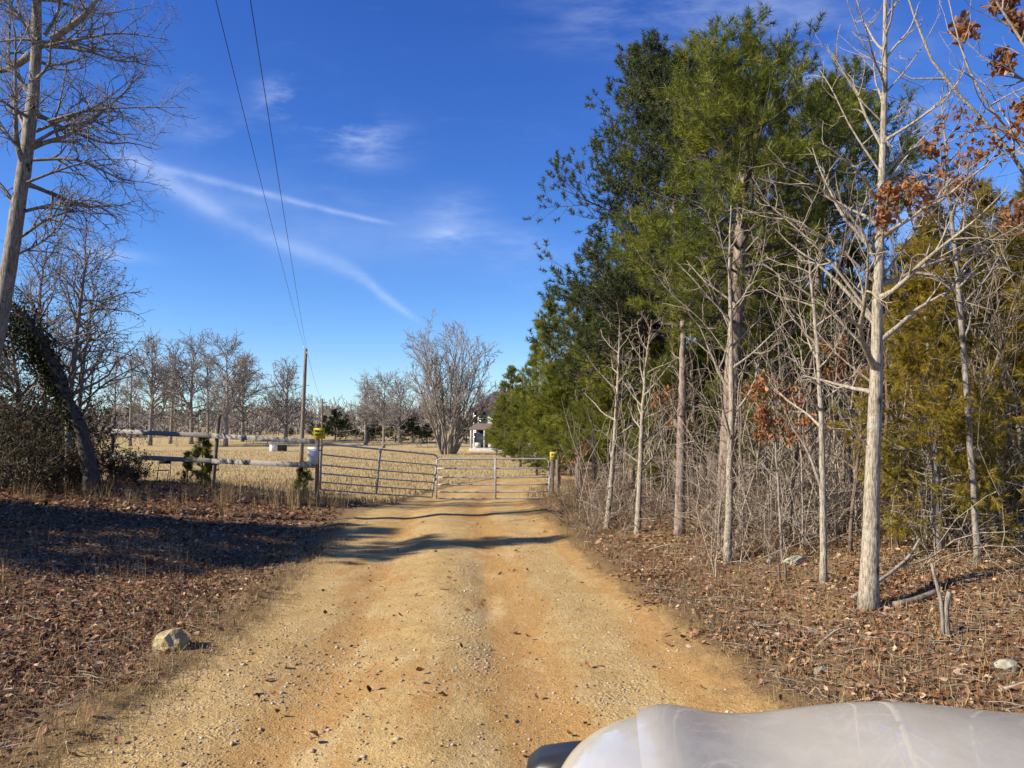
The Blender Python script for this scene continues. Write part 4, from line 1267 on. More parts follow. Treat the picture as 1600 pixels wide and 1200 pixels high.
# tangled brush of arching canes under the wood's edge
def brush(n, region, hl, hh, rng, r=0.005, arch=0.6, spread=1.3):
    px = rng.uniform(region[0], region[1], n)
    D = rng.uniform(region[2], region[3], n)
    x = (px - 800) / FPX * D
    z = terrain(x, D)
    a = rng.random(n) * 2 * math.pi
    o = rng.uniform(0.03, spread, n)
    d = np.stack([np.cos(a) * o, np.sin(a) * o, np.ones(n)], -1)
    L = rng.uniform(hl, hh, n)
    P = grow_paths(np.stack([x, D, z - 0.03], -1), d, L, 7, -arch, 0.45, rng)
    Rr = (r * rng.uniform(0.6, 1.4, n))[:, None] * np.linspace(1, 0.35, 7)[None]
    C, CR, _, _, _ = branch(P, Rr, L, 4, 0.2, 0.95, 45, 15, 0.35, 4, -0.1, 0.6, 0.7, 0.002, rng)
    return (P, Rr, 4), (C, CR, 3)


rng = np.random.default_rng(29)
for lab, mt, rr_, sets in [
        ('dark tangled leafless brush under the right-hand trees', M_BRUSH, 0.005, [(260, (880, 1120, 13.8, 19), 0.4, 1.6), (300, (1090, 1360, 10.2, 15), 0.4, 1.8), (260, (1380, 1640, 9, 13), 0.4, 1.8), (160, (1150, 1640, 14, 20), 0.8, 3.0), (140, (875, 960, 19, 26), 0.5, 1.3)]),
        ('pale thin arching canes in front of the dark brush', M_PALETWIG, 0.006, [(80, (890, 1120, 13.4, 17), 0.6, 2.2), (170, (1090, 1350, 9.6, 13), 0.6, 2.6), (140, (1385, 1640, 8.3, 12), 0.5, 2.4)])]:
    tw = []
    for nb_, reg, a, b in sets:
        tw += list(brush(nb_, reg, a, b, rng, rr_))
    if mt is M_PALETWIG:
        for nb_, reg, a, b in [(40, (895, 1120, 14.5, 19), 1.5, 3.6), (110, (1150, 1355, 10.2, 14), 1.5, 4.2), (100, (1385, 1640, 9.2, 13), 1.5, 4.5)]:
            tw += list(brush(nb_, reg, a, b, rng, 0.009, 0.1, 0.28))
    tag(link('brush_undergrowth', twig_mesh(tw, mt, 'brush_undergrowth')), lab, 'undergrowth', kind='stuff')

# fallen sticks, snags, log
def stick(name, label, cat, pts, r0, r1, mat, n=8, group=None, forks=()):
    P = spline(np.array(pts), 9)
    base = P[0].copy()
    t = thing(name, base, label, cat, group)
    link('stem', make_mesh('stem', *tubes((P - base)[None], np.linspace(r0, r1, 9)[None], n, cap=True), mat, True), t)
    for q, a, b in forks:
        Q = spline(np.array(q), 6) - base
        link('fork', make_mesh('fork', *tubes(Q[None], np.linspace(a, b, 6)[None], 6, cap=True), mat, True), t)
    return t


b = ground_px(1480, 998)
D = b[1]
stick('dead_snag', 'forked grey dead sapling stub in the leaves right of the nearest cedar', 'snag', [b + [0, 0, -0.05], at(1478, 950, D), at(1484, 925, D)], 0.028, 0.022, M_GREYBARK, forks=[
    ([b + [-0.03, 0, 0], at(1472, 950, D), at(1462, 905, D), at(1455, 880, D)], 0.02, 0.012)])
b = ground_px(1397, 950)
stick('fallen_log', 'short brown log lying in the leaves right of the thickest trunk', 'log', [b + [0, 0, 0.02], b + [0.22, 0.05, 0.06], b + [0.48, 0.12, 0.13]], 0.035, 0.025, M_POST)
b = ground_px(1340, 935)
D = b[1]
stick('fallen_branch', 'grey broken branch leaning from the thickest trunk up toward the cedar', 'branch', [b + [-0.1, -0.1, 0.02], at(1385, 900, D + .2), at(1420, 870, D + .4), at(1437, 842, D + .5)], 0.022, 0.012, M_PALE,
      forks=[([at(1400, 886, D + .3), at(1430, 880, D + .4), at(1462, 868, D + .5)], 0.014, 0.008)])
for i, (px, py, dx, dy, lab) in enumerate([(1225, 850, 0.9, 0.3, 'long pale stick lying behind the pale stones'), (1010, 862, 0.6, -0.2, 'thin stick lying at the foot of the second pale tree'),
                                           (1560, 1085, 0.6, -0.1, 'grey stick lying in the leaves at the lower right'), (1280, 1010, 0.4, 0.2, 'short stick in the leaves below the forked pale tree')]):
    b = ground_px(px, py)
    e = on(b[0] + dx, b[1] + dy, 0.05)
    stick('fallen_stick', lab, 'stick', [b + [0, 0, 0.02], (b + e) / 2 + [0, 0, 0.05], e], 0.012, 0.006, M_PALETWIG, 6, 'sticks on the right verge')
for i, (px, py, h, lab) in enumerate([(1217, 910, 0.20, 'left one of two small cut stubs below the pale stones'), (1227, 912, 0.24, 'right one of two small cut stubs below the pale stones')]):
    b = ground_px(px, py)
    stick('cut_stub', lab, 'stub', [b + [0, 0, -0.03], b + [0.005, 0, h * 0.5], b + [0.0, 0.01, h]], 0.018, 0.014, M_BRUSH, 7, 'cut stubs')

# ------------------------------------------------------------------ stones
def stone(name, label, loc, size, seed, mat, sink=0.25, group=None):
    rng = np.random.default_rng(seed)
    import bmesh
    bm = bmesh.new()
    bmesh.ops.create_icosphere(bm, subdivisions=3, radius=0.5)
    planes = [(nrm(rng.normal(size=3)), rng.uniform(0.30, 0.42)) for _ in range(9)]
    for v in bm.verts:
        c = np.array(v.co)
        for nv, dd in planes:
            e = c @ nv - dd
            if e > 0:
                c = c - nv * e * 0.92
        c = c * (1 + 0.05 * rng.normal())
        v.co = Vector(c * np.array(size))
    me = bpy.data.meshes.new('stone')
    bm.to_mesh(me)
    bm.free()
    me.materials.append(mat)
    o = link(name, me)
    o.location = tuple(np.array(loc) + [0, 0, size[2] * (0.42 - sink)])
    o.rotation_euler = (0, 0, rng.random() * 6)
    return tag(o, label, 'stone', group)


b = ground_px(263, 1018)
stone('buff_stone', 'buff coloured block of stone on the leafy left verge', b, (0.34, 0.30, 0.30), 4, M_ROCK, 0.2)
for i, (px, py, s, lab) in enumerate([(1243, 880, (0.34, 0.26, 0.18), 'larger pale flat stone between the slim pale tree and the forked one'), (1206, 878, (0.18, 0.14, 0.13), 'smaller pale stone left of the larger pale flat stone'),
                                      (1283, 1052, (0.12, 0.10, 0.09), 'little grey stone in the leaves of the right verge'), (1575, 1045, (0.2, 0.15, 0.1), 'grey stone half buried near the right edge')]):
    stone('pale_stone', lab, ground_px(px, py), s, 14 + i, M_PALEROCK, 0.34)

# ------------------------------------------------------------------ board fence, gates, posts and signs
FA, FB, FC = on_px(176, 25.6), on_px(334, 24.2), on_px(494, 22.3)


def post(name, b, h, w, mat, parent=None, label=None, cat=None, lean=(0, 0), rz=0.3, round_=False, group=None):
    if round_:
        k = 7
        P = np.stack([np.linspace(0, lean[0], k), np.linspace(0, lean[1], k), np.linspace(-0.3, h, k)], -1)
        me = make_mesh(name, *tubes(P[None], np.full((1, k), w / 2) * np.linspace(1.05, 0.95, k)[None], 12, cap=True), mat, True)
    else:
        V, F = box((0, 0, h / 2 - 0.15), (w, w, h + 0.3), rz, 0.008)
        V[:, 0] += lean[0] * V[:, 2] / h
        V[:, 1] += lean[1] * V[:, 2] / h
        me = make_mesh(name, V, F, mat)
    o = link(name, me, parent)
    o.location = tuple(b)
    if label:
        tag(o, label, cat, group)
    return o


fence = thing('board_fence', FC, 'weathered two-rail board fence left of the gates', 'fence')
fo = np.array(fence.location)
post('post', FA - fo, at(176, 652, FA[1])[2] - FA[2], 0.13, M_DARKBARK, fence, lean=(0.05, 0), round_=True)
post('post', FB - fo, at(334, 648, FB[1])[2] - FB[2], 0.12, M_POST, fence, lean=(0.18, 0), round_=True)


def rail(a, b, h, th, parent, name='rail', mat=None):
    d = np.array(b) - np.array(a)
    Ln = np.linalg.norm(d)
    V, F = box((0, 0, 0), (Ln, th, h), 0, 0.006)
    rng = np.random.default_rng(int(Ln * 1000) % 997)
    me = make_mesh(name, V, F, mat or M_RAIL)
    o = link(name, me, parent)
    o.location = tuple((np.array(a) + np.array(b)) / 2)
    o.rotation_euler = (0, -math.asin(d[2] / Ln), math.atan2(d[1], d[0]))
    return o


off = np.array([0, -0.10, 0])
for (ya, yb, yc) in ((673, 681, 690), (712, 720, 727)):
    A_, B_, C_ = at(168, ya, FA[1]), at(334, yb, FB[1]), at(497, yc, FC[1])
    rail(A_ - fo + off, B_ - fo + off + [0, 0, 0.0], 0.15, 0.04, fence)
    rail(B_ - fo + off * 1.45, C_ - fo + off * 1.45, 0.15, 0.04, fence)
rail(at(163, 676, FA[1] - .1) - fo + off, at(181, 664, FA[1] - .1) - fo + off, 0.13, 0.04, fence, 'rail_stub')
rail(at(160, 715, FA[1] - .1) - fo + off, at(178, 706, FA[1] - .1) - fo + off, 0.13, 0.04, fence, 'rail_stub')

gp1 = on_px(497, 22.15)
post('gate_post', gp1, at(497, 684, 22.15)[2] - gp1[2], 0.115, M_POST, label='square grey wooden post holding the left gate and both notices', cat='post', rz=0.25)
gp2 = on_px(862, 24.7)
post('gate_post', gp2, at(862, 716, 24.7)[2] - gp2[2], 0.135, M_POST, label='wooden post holding the right gate below a yellow sign', cat='post', rz=-0.1)
gp3 = on_px(871, 25.6)
post('gate_post', gp3, at(871, 712, 25.6)[2] - gp3[2], 0.13, M_POST, label='round post close behind the right gate post', cat='post', round_=True)


def gate(name, label, A0, A1, B0, B1, corner_b=True):
    """A0/A1 bottom and top on the hinge side, B0/B1 on the free side"""
    o = (A0 + B0) / 2
    t = thing(name, o, label, 'gate', 'pair of tube gates across the track')
    A0, A1, B0, B1 = [p - o for p in (A0, A1, B0, B1)]
    pt = lambda u, v: (A0 * (1 - u) + B0 * u) * (1 - v) + (A1 * (1 - u) + B1 * u) * v
    r = 0.14
    Ln = np.linalg.norm(B0 - A0)
    H = np.linalg.norm(A1 - A0)
    loop = [pt(0, 0), pt(0, 0.5)]
    for i in range(7):
        a = math.pi / 2 * i / 6
        loop.append(pt((r - r * math.cos(a)) / Ln, 1 - (r - r * math.sin(a)) / H))
    for i in range(7):
        a = math.pi / 2 * i / 6
        loop.append(pt(1 - (r - r * math.sin(a)) / Ln, 1 - (r - r * math.cos(a)) / H))
    loop += [pt(1, 0.5), pt(1, 0)]
    link('frame', make_mesh('frame', *tubes(np.array([loop]), np.full((1, len(loop)), 0.027), 8, cap=True), M_STEEL, True), t)
    for v in (0.0, 0.165, 0.35, 0.535, 0.76):
        us = np.linspace(0.004, 0.996, 9)
        P = np.array([pt(u, v) + np.array([0, 0, -0.012 * math.sin(math.pi * u)]) for u in us])
        link('rail', make_mesh('rail', *tubes(P[None], np.full((1, 9), 0.021), 7, cap=True), M_STEEL, True), t)
    nrm_ = nrm(np.cross(B0 - A0, [0, 0, 1]))
    if nrm_[1] > 0:
        nrm_ = -nrm_
    a, b = pt(0.48, 0.0), pt(0.48, 1.0)
    V, F = box((0, 0, 0), (0.06, 0.018, np.linalg.norm(b - a) + 0.04), math.atan2(B0[1] - A0[1], B0[0] - A0[0]), 0.003)
    tz = (V[:, 2] / np.linalg.norm(b - a) + 0.5)[:, None]
    V = np.stack([V[:, 0], V[:, 1], V[:, 2]], -1) * np.array([1, 1, 0]) + a * (1 - tz) + b * tz + nrm_ * 0.032
    link('brace', make_mesh('brace', V, F, M_STEEL), t)
    for v in (0.12, 0.85):
        link('hinge', make_mesh('hinge', *bar(pt(0, v) + (A0 - B0) / Ln * 0.07, pt(0, v), 0.016), M_RUST, True), t)
    return t, o, pt


GA0, GA1 = at(500, 765, 22.2), at(503, 693, 22.2)
GB0, GB1 = at(675, 777, 24.2), at(684, 711, 24.2)
gate('tube_gate', 'galvanised tube gate on the left, tilted with its post side higher', GA0, GA1, GB0, GB1)
HA0, HA1 = at(858, 778, 24.65), at(858, 717, 24.65)
HB0, HB1 = at(682, 779, 24.3), at(682, 717, 24.3)
gate('tube_gate', 'galvanised tube gate on the right, hanging level between track and wood', HA0, HA1, HB0, HB1)
ch = thing('chain', at(681, 745, 24.2), 'rusty chain wrapped where the two gates meet', 'chain')
for i in range(7):
    a = np.linspace(0, 2 * math.pi, 11)
    c = np.array([-0.05 + 0.017 * i, -0.035, -0.04 * math.sin(i * 0.5) - 0.01])
    ring = np.stack([c[0] + 0.017 * np.cos(a), c[1] + (0.010 * np.sin(a) if i % 2 else 0 * a), c[2] + (0 * a if i % 2 else 0.012 * np.sin(a))], -1)
    link('link', make_mesh('link', *tubes(ring[None], np.full((1, 11), 0.005), 5), M_RUST, True), ch)
V, F = box((0.0, -0.05, -0.09), (0.05, 0.03, 0.06), 0, 0.005)
link('padlock', make_mesh('padlock', V, F, M_RUST), ch)


def sign(name, label, c, w, h, mat, rows, ink, rz=0.0, border=None, parent=None):
    t = thing(name, c, label, 'sign', rz=rz)
    V, F = box((0, 0, 0), (w, 0.006, h), 0, 0.0)
    link('plate', make_mesh('plate', V, F, mat), t)
    rng = np.random.default_rng(int(abs(c[0]) * 100))
    for (z, rh, x0, x1, step) in rows:
        mb = MB()
        x = x0
        while x < x1 - step * 0.5:
            ww = step * rng.uniform(0.55, 0.85)
            V, F = box(((x + ww / 2) * w, -0.0045, z * h), (ww * w, 0.003, rh * h * rng.uniform(0.8, 1.0)), 0)
            mb.add(V, F)
            x += step
        link('print', mb.mesh('print', ink), t)
    return t


sign('yellow_sign', 'yellow square sign with two rows of dark print atop the left gate post', at(498.5, 677, 22.0), 0.31, 0.30, M_YELLOW, [(0.22, 0.2, -0.36, 0.38, 0.13), (-0.12, 0.22, -0.33, 0.34, 0.14)], M_INK, 0.12)
sign('paper_notice', 'white notice sheet with fine printed lines on the left gate post', at(489.0, 712, 21.95), 0.31, 0.48, M_WHITE, [(0.36 - 0.095 * i, 0.035, -0.4, 0.4 if i % 3 else 0.2, 0.06) for i in range(8)], M_GREYINK, 0.1)
sign('yellow_sign', 'yellow square sign with dark print atop the right gate post', at(865, 712, 24.5), 0.24, 0.24, M_SHADEDYELLOW, [(0.16, 0.34, -0.30, 0.0, 0.15), (0.16, 0.34, 0.06, 0.32, 0.13), (-0.22, 0.07, -0.36, 0.36, 0.1)], M_INK, -0.1)

# folding chair behind the fence
cb = on_px(258, 25.3)
ct = thing('folding_chair', cb, 'brown metal folding chair under the left fence rails', 'chair', rz=0.15, scale=0.9)
arc = [(-0.21, 0.05, 0.0), (-0.21, 0.12, 0.42), (-0.2, 0.18, 0.72)] + [(-0.2 + 0.06 * (1 - math.cos(a)), 0.19 + 0.005 * i, 0.74 + 0.09 * math.sin(a)) for i, a in enumerate(np.linspace(0.2, math.pi / 2, 5))]
arc = arc + [(-x, y, z) for x, y, z in arc[::-1]]
link('frame', make_mesh('frame', *tubes(np.array([arc]), np.full((1, len(arc)), 0.012), 7, cap=True), M_BLACKSTEEL, True), ct)
V, F = box((0, 0.18, 0.74), (0.38, 0.02, 0.17), 0, 0.006)
link('backrest', make_mesh('backrest', V, F, M_BLACKSTEEL), ct)
V, F = box((0, -0.08, 0.43), (0.40, 0.40, 0.025), 0, 0.008)
link('seat', make_mesh('seat', V, F, M_BLACKSTEEL), ct)
for s in (-1, 1):
    link('leg', make_mesh('leg', *bar((0.19 * s, -0.24, 0), (0.19 * s, 0.02, 0.43), 0.011), M_BLACKSTEEL, True), ct)

# little pines by the fence
proto_pine('pine_seedling', 104, 1.6, 0.025, 0.1, 0.42, 20, 0.15, 0.010, M_PINE, gap=0.2, per=4, dens=0.8, low_dead=0, shoot=0.14)
for px, D, s, rz, lab in [(318, 24.6, 0.98, 0.4, 'small pine crossing the rails left of the middle fence post'), (296, 25.4, 0.62, 2.0, 'smaller pine left of the one crossing the rails'), (330, 25.2, 0.6, 4.0, 'low little pine against the middle fence post'), (476, 22.9, 0.66, 3.0, 'tiny pine beside the left gate post')]:
    place('pine_seedling', 'young_pine', on_px(px, D), lab, 'pine', 'little pines by the fence', rz, s)

# ------------------------------------------------------------------ utility poles and wires
pb = on_px(471.5, 49)
ptop = at(478, 545, 49)
pt_ = thing('utility_pole', pb, 'near utility pole standing in the pasture behind the fence', 'utility pole')
P = np.stack([np.linspace(0, ptop[i] - pb[i], 8) for i in range(3)], -1)
P[0, 2] = -0.3
link('pole', make_mesh('pole', *tubes(P[None], np.linspace(0.145, 0.10, 8)[None], 12, cap=True), M_POST, True), pt_)
tp = ptop - pb
for dx, dz in ((-0.10, 0.02), (0.09, -0.35)):
    V, F = tubes(np.array([[[tp[0] + dx * 0.4, -0.02, tp[2] + dz], [tp[0] + dx, -0.06, tp[2] + dz + 0.06], [tp[0] + dx, -0.06, tp[2] + dz + 0.16]]]), np.array([[0.02, 0.03, 0.025]]), 8, cap=True)
    link('insulator', make_mesh('insulator', V, F, M_WHITE, True), pt_)
pb2 = on_px(503.5, 105)
pt2 = at(503.5, 623, 105)
q = thing('utility_pole', pb2, 'far utility pole seen above the yellow sign of the left gate post', 'utility pole')
link('pole', make_mesh('pole', *bar((0, 0, -0.3), (0, 0, pt2[2] - pb2[2]), 0.12, 10), M_POST, True), q)
link('crossarm', make_mesh('crossarm', *bar((-0.7, 0, pt2[2] - pb2[2] - 0.5), (0.7, 0, pt2[2] - pb2[2] - 0.5), 0.05, 6), M_POST, True), q)


def wire(label, a, b, sag, r=0.0075, k=40):
    r = r * 0.8
    t = np.linspace(0, 1, k)[:, None]
    P = np.array(a) * (1 - t) + np.array(b) * t
    P[:, 2] -= sag * 4 * t[:, 0] * (1 - t[:, 0])
    o = link('power_wire', make_mesh('power_wire', *tubes(P[None], np.full((1, k), r), 5), M_WIRE, True))
    return tag(o, label, 'wire', 'power wires')


def beyond(a, through, f):
    return np.array(a) + (np.array(through) - np.array(a)) * f


e1, e2 = ptop + [-0.09, -0.06, 0.16], ptop + [0.09, -0.06, -0.2]
wire('left one of the two wires running overhead to the near utility pole', e1, beyond(e1, at(352, 0, 11), 1.7), 0.55)
wire('right one of the two wires running overhead to the near utility pole', e2, beyond(e2, at(400, 0, 11), 1.7), 0.5, 0.0085)
wire('wire running on from the near pole to the far pole', ptop + [0, 0.06, 0.1], pt2 + [0, 0, -0.4], 0.5, 0.012)

# ------------------------------------------------------------------ farmhouse and well cover in the pasture
hb = on_px(737, 84)
hx, hy, hz_ = hb
hs = thing('farmhouse', hb, 'white two-storey farmhouse with dark roof half hidden behind the pines', 'house')
W_, Dp, Hh = 9.0, 7.0, 4.6
house_x0 = 0.15


def hpart(name, V, F, mat, parent=None):
    return link(name, make_mesh(name, V, F, mat), parent or hs)


V, F = box((house_x0 + W_ / 2, Dp / 2, Hh / 2 - 0.2), (W_, Dp, Hh + 0.4))
wall = hpart('wall', V, F, M_SIDING)
mb = MB()
for i in range(22):
    V, F = box((house_x0 + W_ / 2, -0.012, 0.25 + i * 0.2), (W_, 0.03, 0.165))
    link('siding_board', make_mesh('siding_board', V, F, M_SIDING), wall)
rz0, rz1 = Hh, Hh + 2.1
x0, x1 = house_x0 - 0.35, house_x0 + W_ + 0.35
Vr = np.array([[x0, -0.4, rz0 - 0.1], [x1, -0.4, rz0 - 0.1], [x1 - 2.6, Dp / 2, rz1], [x0 + 2.6, Dp / 2, rz1], [x0, Dp + 0.4, rz0 - 0.1], [x1, Dp + 0.4, rz0 - 0.1]])
roof = hpart('roof', Vr, [np.array([[0, 1, 2, 3], [5, 4, 3, 2]]), np.array([[0, 3, 4], [1, 5, 2]])], M_ROOF)
V, F = box((house_x0 + 3.2, Dp / 2, rz1 + 0.1), (0.7, 0.7, 1.5), 0, 0.02)
hpart('chimney', V, F, M_ROOF, roof)
for wx in (1.0, 3.4, 5.8, 8.0):
    for wz in (1.25, 3.55):
        V, F = box((house_x0 + wx, -0.03, wz), (0.95, 0.08, 1.5))
        wi = hpart('window', V, F, M_SIDING)
        for sgn in (-1, 1):
            V, F = box((house_x0 + wx, -0.075, wz + sgn * 0.36), (0.78, 0.012, 0.64))
            hpart('pane', V, F, M_GLASS, wi)
        V, F = box((house_x0 + wx - 0.72, -0.05, wz), (0.34, 0.05, 1.5))
        hpart('shutter', V, F, M_GLASS, wi)
V, F = box((house_x0 + 4.6, -0.04, 1.05), (1.0, 0.09, 2.1))
hpart('door', V, F, M_ROOF)
Vp = np.array([[-0.2, -2.3, 2.45], [W_ + 0.3, -2.3, 2.45], [W_ - 0.2, -0.05, 3.05], [0.5, -0.05, 3.05], [-0.2, -2.3, 2.30], [W_ + 0.3, -2.3, 2.30], [W_ - 0.2, -0.05, 2.30], [0.5, -0.05, 2.30]])
hpart('porch_roof', Vp, np.array([[0, 1, 2, 3], [7, 6, 5, 4], [0, 4, 5, 1], [1, 5, 6, 2], [3, 7, 4, 0]]), M_ROOF)
V, F = box((W_ / 2, -1.2, 0.1), (W_ + 0.3, 2.2, 0.55))
hpart('porch_floor', V, F, M_WOOD)
V, F = box((W_ / 2 + 0.2, -0.06, 1.35), (W_ - 0.6, 0.06, 1.9))
hpart('porch_screen', V, F, M_GLASS)
for i in range(7):
    V, F = box((0.05 + i * 1.42, -2.2, 1.33), (0.17, 0.17, 1.95), 0, 0.01)
    hpart('porch_post', V, F, M_SIDING)
for i in range(6):
    V, F = box((0.76 + i * 1.42, -2.2, 0.72), (0.62, 0.06, 0.5))
    hpart('porch_rail', V, F, M_SIDING)

cw = on_px(434, 80)
wc = thing('well_cover', cw, 'low white and dark box standing in the pasture', 'well cover', rz=0.5)
V, F = box((-0.35, 0, 0.36), (0.62, 0.9, 0.72), 0, 0.02)
link('white_end', make_mesh('white_end', V, F, M_WHITE), wc)
V, F = box((0.45, 0, 0.32), (0.96, 0.86, 0.64), 0, 0.02)
link('dark_side', make_mesh('dark_side', V, F, M_DARKBARK), wc)
V, F = box((0.1, 0, 0.75), (1.75, 1.0, 0.05), 0, 0.01)
link('lid', make_mesh('lid', V, F, M_WOOD), wc)

# ------------------------------------------------------------------ bare trees across the pasture
spec_far = [dict(n=26, t0=0.22, t1=0.98, ang=(62, 32), sd=9, up=0.55, wob=0.5, rs=0.75, rt=0.026, k=8, len=lambda t: 7.2 * (1.12 - 0.75 * t)),
            dict(n=4.2, ang=44, sd=13, ratio=0.45, k=5, up=0.3, wob=0.6, rt=0.02),
            dict(n=3.2, ang=42, sd=14, ratio=0.55, k=4, up=0.2, wob=0.6, rt=0.016),
            dict(n=2.2, ang=40, sd=14, ratio=0.55, k=3, up=0.2, wob=0.6, rt=0.009)]
spec_slim = [dict(spec_far[0], ang=(40, 26), n=22, t0=0.38, len=lambda t: 4.6 * (1.1 - 0.7 * t))] + spec_far[1:]
proto_bare('far_oak', 401, 13.0, 0.23, spec_far, M_GREYBARK, M_FARTWIG, crook=0.05, topr=0.02)
proto_bare('far_poplar', 402, 14.0, 0.18, spec_slim, M_GREYBARK, M_FARTWIG, crook=0.03, topr=0.02)
proto_bare('far_round', 403, 10.0, 0.22, [dict(spec_far[0], n=28, t0=0.16, len=lambda t: 6.0 * (1.1 - 0.7 * t))] + spec_far[1:], M_GREYBARK, M_FARTWIG, crook=0.06, topr=0.02)
HB = {'far_oak': 13.0, 'far_poplar': 14.0, 'far_round': 10.0}
FT = [('far_poplar', 205, 556, 100, 'leafless tree at the left end of the row across the pasture'), ('far_oak', 236, 546, 104, 'tall leafless tree second from the left of the pasture row'),
      ('far_poplar', 268, 542, 112, 'slim pale leafless tree third in the pasture row'), ('far_oak', 300, 545, 112, 'wide leafless tree in the middle of the pasture row'),
      ('far_poplar', 326, 558, 118, 'slim leafless tree right of the wide one in the pasture row'), ('far_oak', 354, 546, 104, 'leafless tree with heavy low limbs above the middle fence post'),
      ('far_oak', 380, 572, 125, 'lower leafless tree behind the right end of the pasture row'), ('far_round', 447, 579, 122, 'round-crowned leafless tree standing apart left of the near utility pole'),
      ('far_poplar', 180, 560, 118, 'faint leafless tree seen through twigs left of the pasture row'), ('far_round', 572, 600, 112, 'pale leafless tree above the left gate, left of the dark crooked one'),
      ('far_oak', 600, 596, 98, 'dark crooked leafless tree above the middle of the left gate'), ('far_round', 625, 600, 118, 'greyish leafless tree directly left of the many-stemmed one'),
      ('far_round', 752, 618, 105, 'small leafless tree behind the farmhouse roof')]
for i, (key, px, top, D, lab) in enumerate(FT):
    b = on_px(px, D)
    s = (at(px, top, D)[2] - b[2]) / HB[key]
    place(key, 'hardwood_tree', b, lab, 'tree', 'leafless trees across the pasture', i * 1.9, (s * 1.15, s * 1.15, s))

# many-stemmed tree before the house
rng = np.random.default_rng(88)
mb_ = on_px(700, 74)
ms = thing('many_stemmed_tree', mb_, 'broad many-stemmed leafless tree fanning out behind the meeting gates', 'tree')
ns = 19
a = np.linspace(0, 2 * math.pi, ns, endpoint=False) + rng.normal(0, 0.2, ns)
o_ = rng.uniform(0.05, 0.55, ns)
SP = grow_paths(np.stack([np.cos(a) * 0.7, np.sin(a) * 0.5, 0 * a], -1), np.stack([np.cos(a) * o_, np.sin(a) * o_, np.ones(ns)], -1), rng.uniform(9.0, 13.2, ns) * (1 - 0.25 * o_), 12, 0.12, 0.28, rng)
SR = np.linspace(1, 0.12, 12)[None] * rng.uniform(0.08, 0.15, ns)[:, None]
for p, r in zip(SP, SR):
    link('stem', make_mesh('stem', *tubes(p[None], r[None], 8), M_GREYBARK, True), ms)
tw = []
cp, cr_, cl_ = SP, SR, length(SP)
for nn_, ang, ratio, k, up, rt in ((13, 30, 0.34, 7, 0.35, 0.016), (7, 34, 0.45, 4, 0.3, 0.014), (3, 36, 0.5, 3, 0.25, 0.012)):
    cp, cr_, cl_, _, _ = branch(cp, cr_, cl_, nn_, 0.2, 0.98, ang, 10, ratio, k, up, 0.35, 0.65, rt, rng)
    tw.append((cp, cr_, 4 if nn_ == 13 else 3))
link('crown', twig_mesh(tw, M_FARTWIG), ms)

# evergreens across the pasture
proto_pine('far_pine', 105, 8.0, 0.14, 0.10, 2.3, 14, 0.32, 0.05, M_PINEDARK, gap=0.5, per=5, dens=0.7, low_dead=0)
for i, (px, top, D, wide, lab) in enumerate([
        (524, 640, 128, 1.5, 'dark pine just right of the far utility pole'), (541, 648, 136, 1.5, 'dark pine second right of the far utility pole'), (508, 650, 140, 1.5, 'dark pine behind the far utility pole'),
        (488, 660, 150, 1.2, 'dark pine between the two utility poles'), (556, 668, 140, 2.3, 'low dark evergreen left of the pale leafless tree'), (588, 658, 125, 2.3, 'green pine below the dark crooked tree'),
        (618, 655, 120, 2.3, 'green pine right of the dark crooked tree'), (645, 652, 118, 2.3, 'green pine left of the many-stemmed tree'), (668, 662, 116, 2.3, 'low pine behind the left stems of the many-stemmed tree'),
        (728, 658, 112, 2.3, 'low pine between the many-stemmed tree and the farmhouse'), (575, 668, 118, 2.3, 'low green pine under the pale leafless tree'), (455, 668, 150, 1.5, 'low evergreen clump behind the round-crowned tree')]):
    b = on_px(px, D)
    s = (at(px, top, D)[2] - b[2]) / 8.0
    place('far_pine', 'pine_tree', b, lab, 'pine', 'evergreens across the pasture', i * 2.1, (s * wide, s * wide, s))

# fallen pale branch in the pasture
b = on_px(590, 62)
stick('fallen_branch', 'pale broken limb propped in the pasture behind the left gate', 'branch', [b + [0.2, 0, 0.05], at(600, 694, 62), at(619, 678, 62)], 0.06, 0.03, M_PALE)

rng = np.random.default_rng(90)
tw = []
for nb_, reg in [(60, (170, 430, 100, 125)), (20, (420, 480, 112, 125)), (60, (545, 740, 95, 115))]:
    tw += list(brush(nb_, reg, 0.8, 2.6, rng, 0.03, 0.3, 0.9))
tag(link('pasture_brush', twig_mesh(tw, M_FARTWIG, 'pasture_brush')), 'brown weedy brush under the leafless trees across the pasture', 'brush', kind='stuff')

# distant wood along the horizon: one mass
rng = np.random.default_rng(91)
nd = 1150
ang = rng.uniform(-0.95, 0.75, nd)
dist = np.where(rng.random(nd) < 0.6, rng.uniform(165, 215, nd), rng.uniform(230, 300, nd))
px_, py_ = np.sin(ang) * dist, np.cos(ang) * dist
pz_ = terrain(px_, py_)
mb = MB()
H = rng.uniform(3.0, 6.2, nd) + (dist - 165) * 0.01
ev = (dist > 222) & (rng.random(nd) < 0.85)
base, d, hh = [], [], []
for i in np.where(ev)[0]:
    m = 42
    q = rng.random(m) ** 0.8
    a = rng.random(m) * 6.283
    r = (1 - q) * 0.30 * H[i] * rng.random(m) ** 0.4 + 0.2
    base.append(np.stack([px_[i] + np.cos(a) * r, py_[i] + np.sin(a) * r, pz_[i] + H[i] * (0.08 + 0.92 * q)], -1))
    d.append(nrm(np.stack([np.cos(a), np.sin(a), 0.5 + 0 * a], -1)))
V, F = needle_tris(np.concatenate(base), np.concatenate(d), 5, 0.5, 1.0, 0.5, 10, 70, rng)
